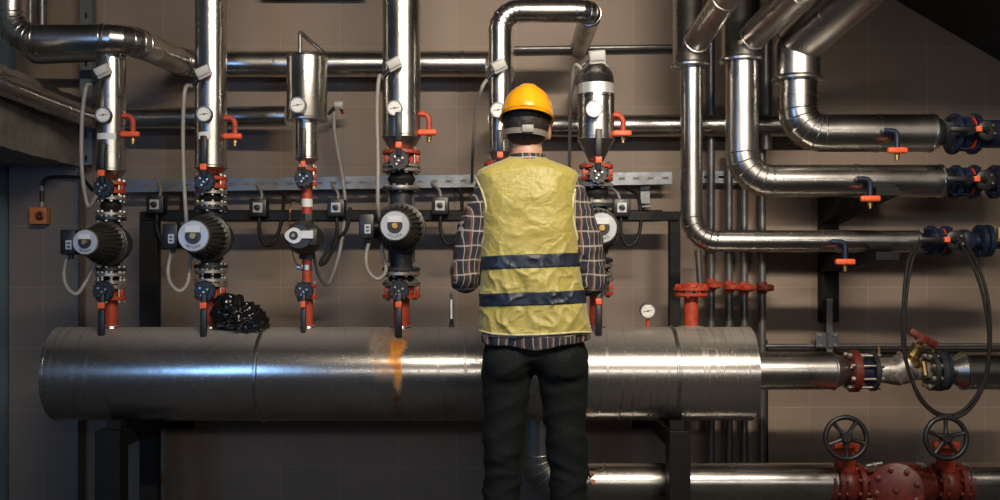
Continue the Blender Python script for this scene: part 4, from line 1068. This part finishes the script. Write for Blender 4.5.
# helmet
hc=W(527,116.5,.0); tilt=Matrix.Rotation(math.radians(-9),3,'X')@Matrix.Rotation(math.radians(3.5),3,'Y')
def helmet():
    mb=MB(); seg=72; rows=[]
    A,B,H=.0895,.116,.104
    for i in range(25):
        ph=(PI/2)*i/24; rows.append((math.cos(ph)**.85,math.sin(ph)))
    pts=[]
    def rib(th,k):
        x=abs(math.cos(th)*k); return .0045*math.exp(-(x/.16)**4)*1 if k<.999 else 0
    brim=[(1.12,-.125),(1.135,-.11),(1.11,-.085),(1.035,-.03)]
    prof=[(1.105,-.128)]+brim
    for k,z in prof:
        for j in range(seg):
            th=2*PI*j/seg; fr=1+ (.10 if math.sin(th)>0 else 0)*math.sin(th)*(k-1)*4
            pts.append(Vector((A*k*.94*math.cos(th),B*k*.92*math.sin(th)*fr,H*z)))
    for k,z in rows[:-1]:
        for j in range(seg):
            th=2*PI*j/seg; x,y=A*k*math.cos(th),B*k*math.sin(th)
            rr=.005*(1/(1+math.exp((abs(x)-.026)/.003)))+.003*math.exp(-((abs(x)-.026)/.004)**2)*0
            pts.append(Vector((x,y,H*z+ rr*(.3+.7*z)))+Vector((math.cos(th),math.sin(th),0))*rr*.6*(1-z))
    pts.append(Vector((0,0,H*1.0+.005)))
    n0=0; R=len(prof)+len(rows)-1
    mb.v=[hc+tilt@p for p in pts]
    for i in range(R-1):
        for j in range(seg):
            j2=(j+1)%seg; mb.f.append((i*seg+j,i*seg+j2,(i+1)*seg+j2,(i+1)*seg+j))
    t=len(pts)-1
    for j in range(seg): mb.f.append(((R-1)*seg+j,(R-1)*seg+(j+1)%seg,t))
    o=build('helmet',mb,'helmet',wk,angle=60)
    sm=o.modifiers.new('th','SOLIDIFY'); sm.thickness=.003; sm.offset=-1
    # raised button on crown
    build('crown_ridge',MB().tube([hc+tilt@Vector((0,y,H*math.sqrt(max(0,1-(y/B)**2))+.003)) for y in [(-.09+.012*k) for k in range(16)]],[.003+.003*math.sin(PI*k/15) for k in range(16)],10),'helmet',o)
    # suspension strap with ratchet
    st=MB()
    for k in range(41):
        th=PI*1.5-1.2+2.4*k/40; x,y=.081*math.cos(th),.104*math.sin(th)
        for r,z in ((1,.010),(1,-.010),(1.03,-.010),(1.03,.010)):
            st.v.append(W(525.5,138,.012)+tilt@Vector((x*r,y*r,z+.004*math.cos(th*2))))
    for k in range(40):
        for q in range(4): st.f.append((k*4+q,k*4+(q+1)%4,(k+1)*4+(q+1)%4,(k+1)*4+q))
    st.f+=[(0,1,2,3),(163,162,161,160)]
    s_=build('head_strap',st,'strap',o,False)
    build('ratchet',MB().box(W(527,138,.012)+tilt@Vector((0,-.114,.0)),(.04,.010,.026),bev=.004),'cable',s_)
helmet()
# ---- vest loft
def lerp(tab,v):
    for (a,x),(b,y) in zip(tab,tab[1:]):
        if v<=b: return x+(y-x)*((v-a)/(b-a)) if v>=a else x
    return tab[-1][1]
# (py, left px, right px, half depth m, y centre)
VT=[(157,509,545,.050,.0),(160,504,548,.062,-.005),(163,496,556,.078,-.006),(167,486,567,.092,-.006),(171,479,575,.100,-.006),(176,476.5,578.5,.108,-.004),(185,477,578,.118,0),(200,479,577.5,.126,0),(230,481.5,578.5,.130,0),(262,481,580,.130,.002),(285,480,583,.132,.004),(305,479.5,586,.136,.006),(331,479,590,.138,.008)]
def vs(p,i): return lerp([(r[0],r[i]) for r in VT],p)
def wrinkle(x,z,th):
    q=Vector((x*7,z*5,1.3)); a=noise.noise(q+Vector((noise.noise(Vector((x*4,z*4,0)))*1.6,0,0)))
    r=1-abs(noise.noise(Vector((x*11+z*6,z*9-x*3,2))))*2.4; r2=1-abs(noise.noise(Vector((x*20-z*11,z*15+x*8,7))))*2.6
    r=max(0,r)**3; r2=max(0,r2)**3
    low=min(1,max(.35,(1.5-z)/.35))
    return (a*.009+r*.009+r2*.006)*low
def vest_pt(py,th,off=0):
    l,r,b,yc=vs(py,1),vs(py,2),vs(py,3),vs(py,4); a=(r-l)/2*UP; cx=(l+r)/2
    e=.82; c,s=math.cos(th),math.sin(th)
    x=a*math.copysign(abs(c)**e,c); y=b*math.copysign(abs(s)**e,s)
    p=W(cx,py,yc)+Vector((x,y,0)); n=Vector((c/a,s/b,0)).normalized()
    w=wrinkle(p.x,p.z,th)
    k=min(1,(py-157)/12)
    k*=.25+.75*min(1,abs(s)*1.4)
    return p+n*(w*k+off)
def band_mesh(py0,py1,rows,off,seg=220,sl=0,wave=0,dbl=True):
    mb=MB()
    for i in range(rows+1):
        for j in range(seg):
            th=2*PI*j/seg; py=py0+(py1-py0)*i/rows
            py+= -sl*math.cos(th)+ (wave*math.sin(th*3+1)*(i/rows))
            mb.v.append(vest_pt(py,th,off))
    for i in range(rows):
        for j in range(seg):
            j2=(j+1)%seg; mb.f.append((i*seg+j,i*seg+j2,(i+1)*seg+j2,(i+1)*seg+j))
    return mb
vm=band_mesh(157,331.5,150,0,wave=1.2)
vest=build('safety_vest',vm,'vest',wk,angle=180)
mo=vest.modifiers.new('t','SOLIDIFY'); mo.thickness=.004; mo.offset=-1
for (p0,p1) in ((255,268),(291.5,304)):
    o=build('reflective_band',band_mesh(p0,p1,12,.0022,sl=2.0),'band',vest,angle=180); o['label']='navy band across the yellow vest'
    mo=o.modifiers.new('t','SOLIDIFY'); mo.thickness=.003; mo.offset=-1
build('hem_binding',MB().tube([vest_pt(331.5+1.2*math.sin(2*PI*j/120*3+1),2*PI*j/120,.001) for j in range(120)],.0035,8,closed=True),'binding',vest)
for s,cxp in ((-1,480.5),(1,575)):
    # armhole binding
    pts=[]
    for k in range(40):
        th=2*PI*k/40; py=214+36*math.sin(th)
        dp=.075*math.cos(th)
        l,r=vs(py,1),vs(py,2); xx=(l if s<0 else r)
        a=(r-l)/2*UP; b=vs(py,3)
        t_=min(.98,abs(dp)/b); xo=a*(1-t_**(1/.82*1.9))**(.82/2+.1) if t_<1 else 0
        pts.append(Vector((W((l+r)/2,0).x+s*(xo*.985+.004),YP+dp,W(0,py).z)))
    build('armhole_binding',MB().tube(pts,.0055,8,closed=True),'binding',vest)
# ---- shirt
def folds(amp,sc):
    def f(p):
        r=1-abs(noise.noise(Vector((p.x*sc+p.z*sc*.4,p.y*sc,p.z*sc*1.3))))*2.5
        return amp*(max(0,r)**2-.3)+amp*.5*noise.noise(p*sc*.8)
    return f
sh=MB()
for S_,E_,Wr,s in ((LS,LE,LW,-1),(RS,RE,RW,1)):
    mid=S_.lerp(E_,.5)+Vector((s*.010,0,0))
    sh.capsule(S_+Vector((-s*.012,0,.004)),mid,.067,.063,24); sh.capsule(mid,E_,.062,.054,24); sh.capsule(E_,E_.lerp(Wr,.6),.052,.044,24); sh.capsule(E_.lerp(Wr,.6),Wr,.044,.036,24)
sh.capsule(LS+Vector((.03,0,-.01)),RS+Vector((-.03,0,-.01)),.05,.05)
sh.ball(W(528,225,.0),(.145,.10,.16),24); sh.ball(W(533,300,.0),(.15,.11,.16),24)
blob('shirt',sh,'plaid',wk,.009,4,folds(.007,13))
# collar
cb=MB()
for i in range(5):
    for j in range(48):
        th=2*PI*j/48; rr=.0615+.006*(4-i)/4+(.004 if i==0 else 0)
        tt=(.0 if math.sin(th)<0 else -.02*math.sin(th))
        cb.v.append(W(527.5,164-2.2*i,-.004)+Vector((rr*1.0*math.cos(th),rr*1.08*math.sin(th),tt)))
for i in range(4):
    for j in range(48): cb.f.append((i*48+j,i*48+(j+1)%48,(i+1)*48+(j+1)%48,(i+1)*48+j))
o=build('shirt_collar',cb,'plaid',wk); mo=o.modifiers.new('t','SOLIDIFY'); mo.thickness=.006
# tail
tb=MB(); seg=160
for i in range(14):
    for j in range(seg):
        th=2*PI*j/seg; f=i/13
        hem=346+ -4.5*abs(math.cos(th))**2*1.2+(-3*math.cos(th) if math.cos(th)>0 else 0)+1.2*math.sin(th*7)
        py=322+(hem-322)*f
        p=vest_pt(min(331,py),th,-.010+.006*f*math.sin(th*11)+.004*math.sin(th*5+2)*f); p.z=W(0,py).z
        tb.v.append(p)
for i in range(13):
    for j in range(seg): tb.f.append((i*seg+j,i*seg+(j+1)%seg,(i+1)*seg+(j+1)%seg,(i+1)*seg+j))
o=build('shirt_tail',tb,'plaid',wk,angle=180); mo=o.modifiers.new('t','SOLIDIFY'); mo.thickness=.003
# ---- trousers
tr=MB()
tr.ball(W(534.5,352,.005),(.175,.118,.075),32); tr.ball(W(534.5,336,.005),(.172,.112,.09),32)
for s,(hx,kx,ax) in ((-1,(507.5,502,500)),(1,(561.5,569,570))):
    tr.ball(W(hx,362,-.022),(.088,.098,.085),24)
    tr.capsule(W(hx,358,-.002),W((hx+kx)/2-s*0,420,.0),.090,.074,28)
    tr.capsule(W((hx+kx)/2,420,.0),W(kx,488,.0),.074,.064,28)
    tr.capsule(W(kx,488,0),W(ax,560,-.015),.064,.062,28); tr.capsule(W(ax,560,-.015),W(ax-s*0,606,-.01),.064,.062,28)
def tf(p):
    kn=max(0,1-abs(p.z-.52)/.28)
    r=1-abs(noise.noise(Vector((p.x*7+p.z*5,p.y*8,p.z*17))))*2.3
    r2=1-abs(noise.noise(Vector((p.x*5-p.z*8,p.y*5+3,p.z*9))))*2.2
    return .007*(.3+kn)*(max(0,r)**2-.3)+.007*max(0,r2)**2-.003
blob('trousers',tr,'trouser',wk,.010,5,tf)
for s,ax_ in ((-1,500.5),(1,569)):
    bo=MB(); f=W(ax_,0,0); 
    bo.capsule((f.x,YP-.035,.055),(f.x+s*.02,YP+.16,.042),.045,.038); bo.capsule((f.x,YP-.01,.06),(f.x,YP-.01,.14),.045,.048)
    bo.box((f.x+s*.008,YP+.055,.015),(.092,.30,.028),bev=.008)
    blob('boot',bo,'leather',wk,.007,3)

# ------------------------------------------------------------------ light
sc=bpy.context.scene
def area(name,loc,target,size,power,colr,spread=180):
    l=bpy.data.lights.new(name,'AREA'); l.shape='RECTANGLE'; l.size,l.size_y=size; l.energy=power; l.color=colr; l.spread=math.radians(spread)
    o=bpy.data.objects.new(name,l); col.objects.link(o); o.location=loc
    o.rotation_euler=(Vector(target)-Vector(loc)).to_track_quat('-Z','Z').to_euler(); return o
area('ceiling_lamp_row',(1.45,.9,3.2),(1.2,5.0,1.65),(4.6,.14),122,(1,.87,.71),92)
area('window_light_left',(-2.35,.6,1.7),(-1.8,4.8,1.2),(1.0,1.0),34,(.24,.50,1))
area('rear_wall_light',(1.0,-2.0,2.1),(.8,5,2.0),(5.0,.22),20,(1,.95,.88),120)
w=bpy.data.worlds.new('world'); sc.world=w; w.use_nodes=True
w.node_tree.nodes['Background'].inputs[0].default_value=(.3,.33,.38,1); w.node_tree.nodes['Background'].inputs[1].default_value=.02
cam=bpy.data.cameras.new('camera'); cam.sensor_width=36; cam.lens=F*36/1000; cam.shift_y=(HY-250)/1000; cam.clip_start=.05
co=bpy.data.objects.new('camera',cam); col.objects.link(co); co.location=(0,0,ZC); co.rotation_euler=(PI/2,0,0); sc.camera=co
for o in col.objects:
    if '_loc' in o: del o['_loc']
vs_=sc.view_settings; vs_.view_transform='Standard'; vs_.look='None'; vs_.gamma=1; vs_.use_curve_mapping=False; vs_.exposure=0
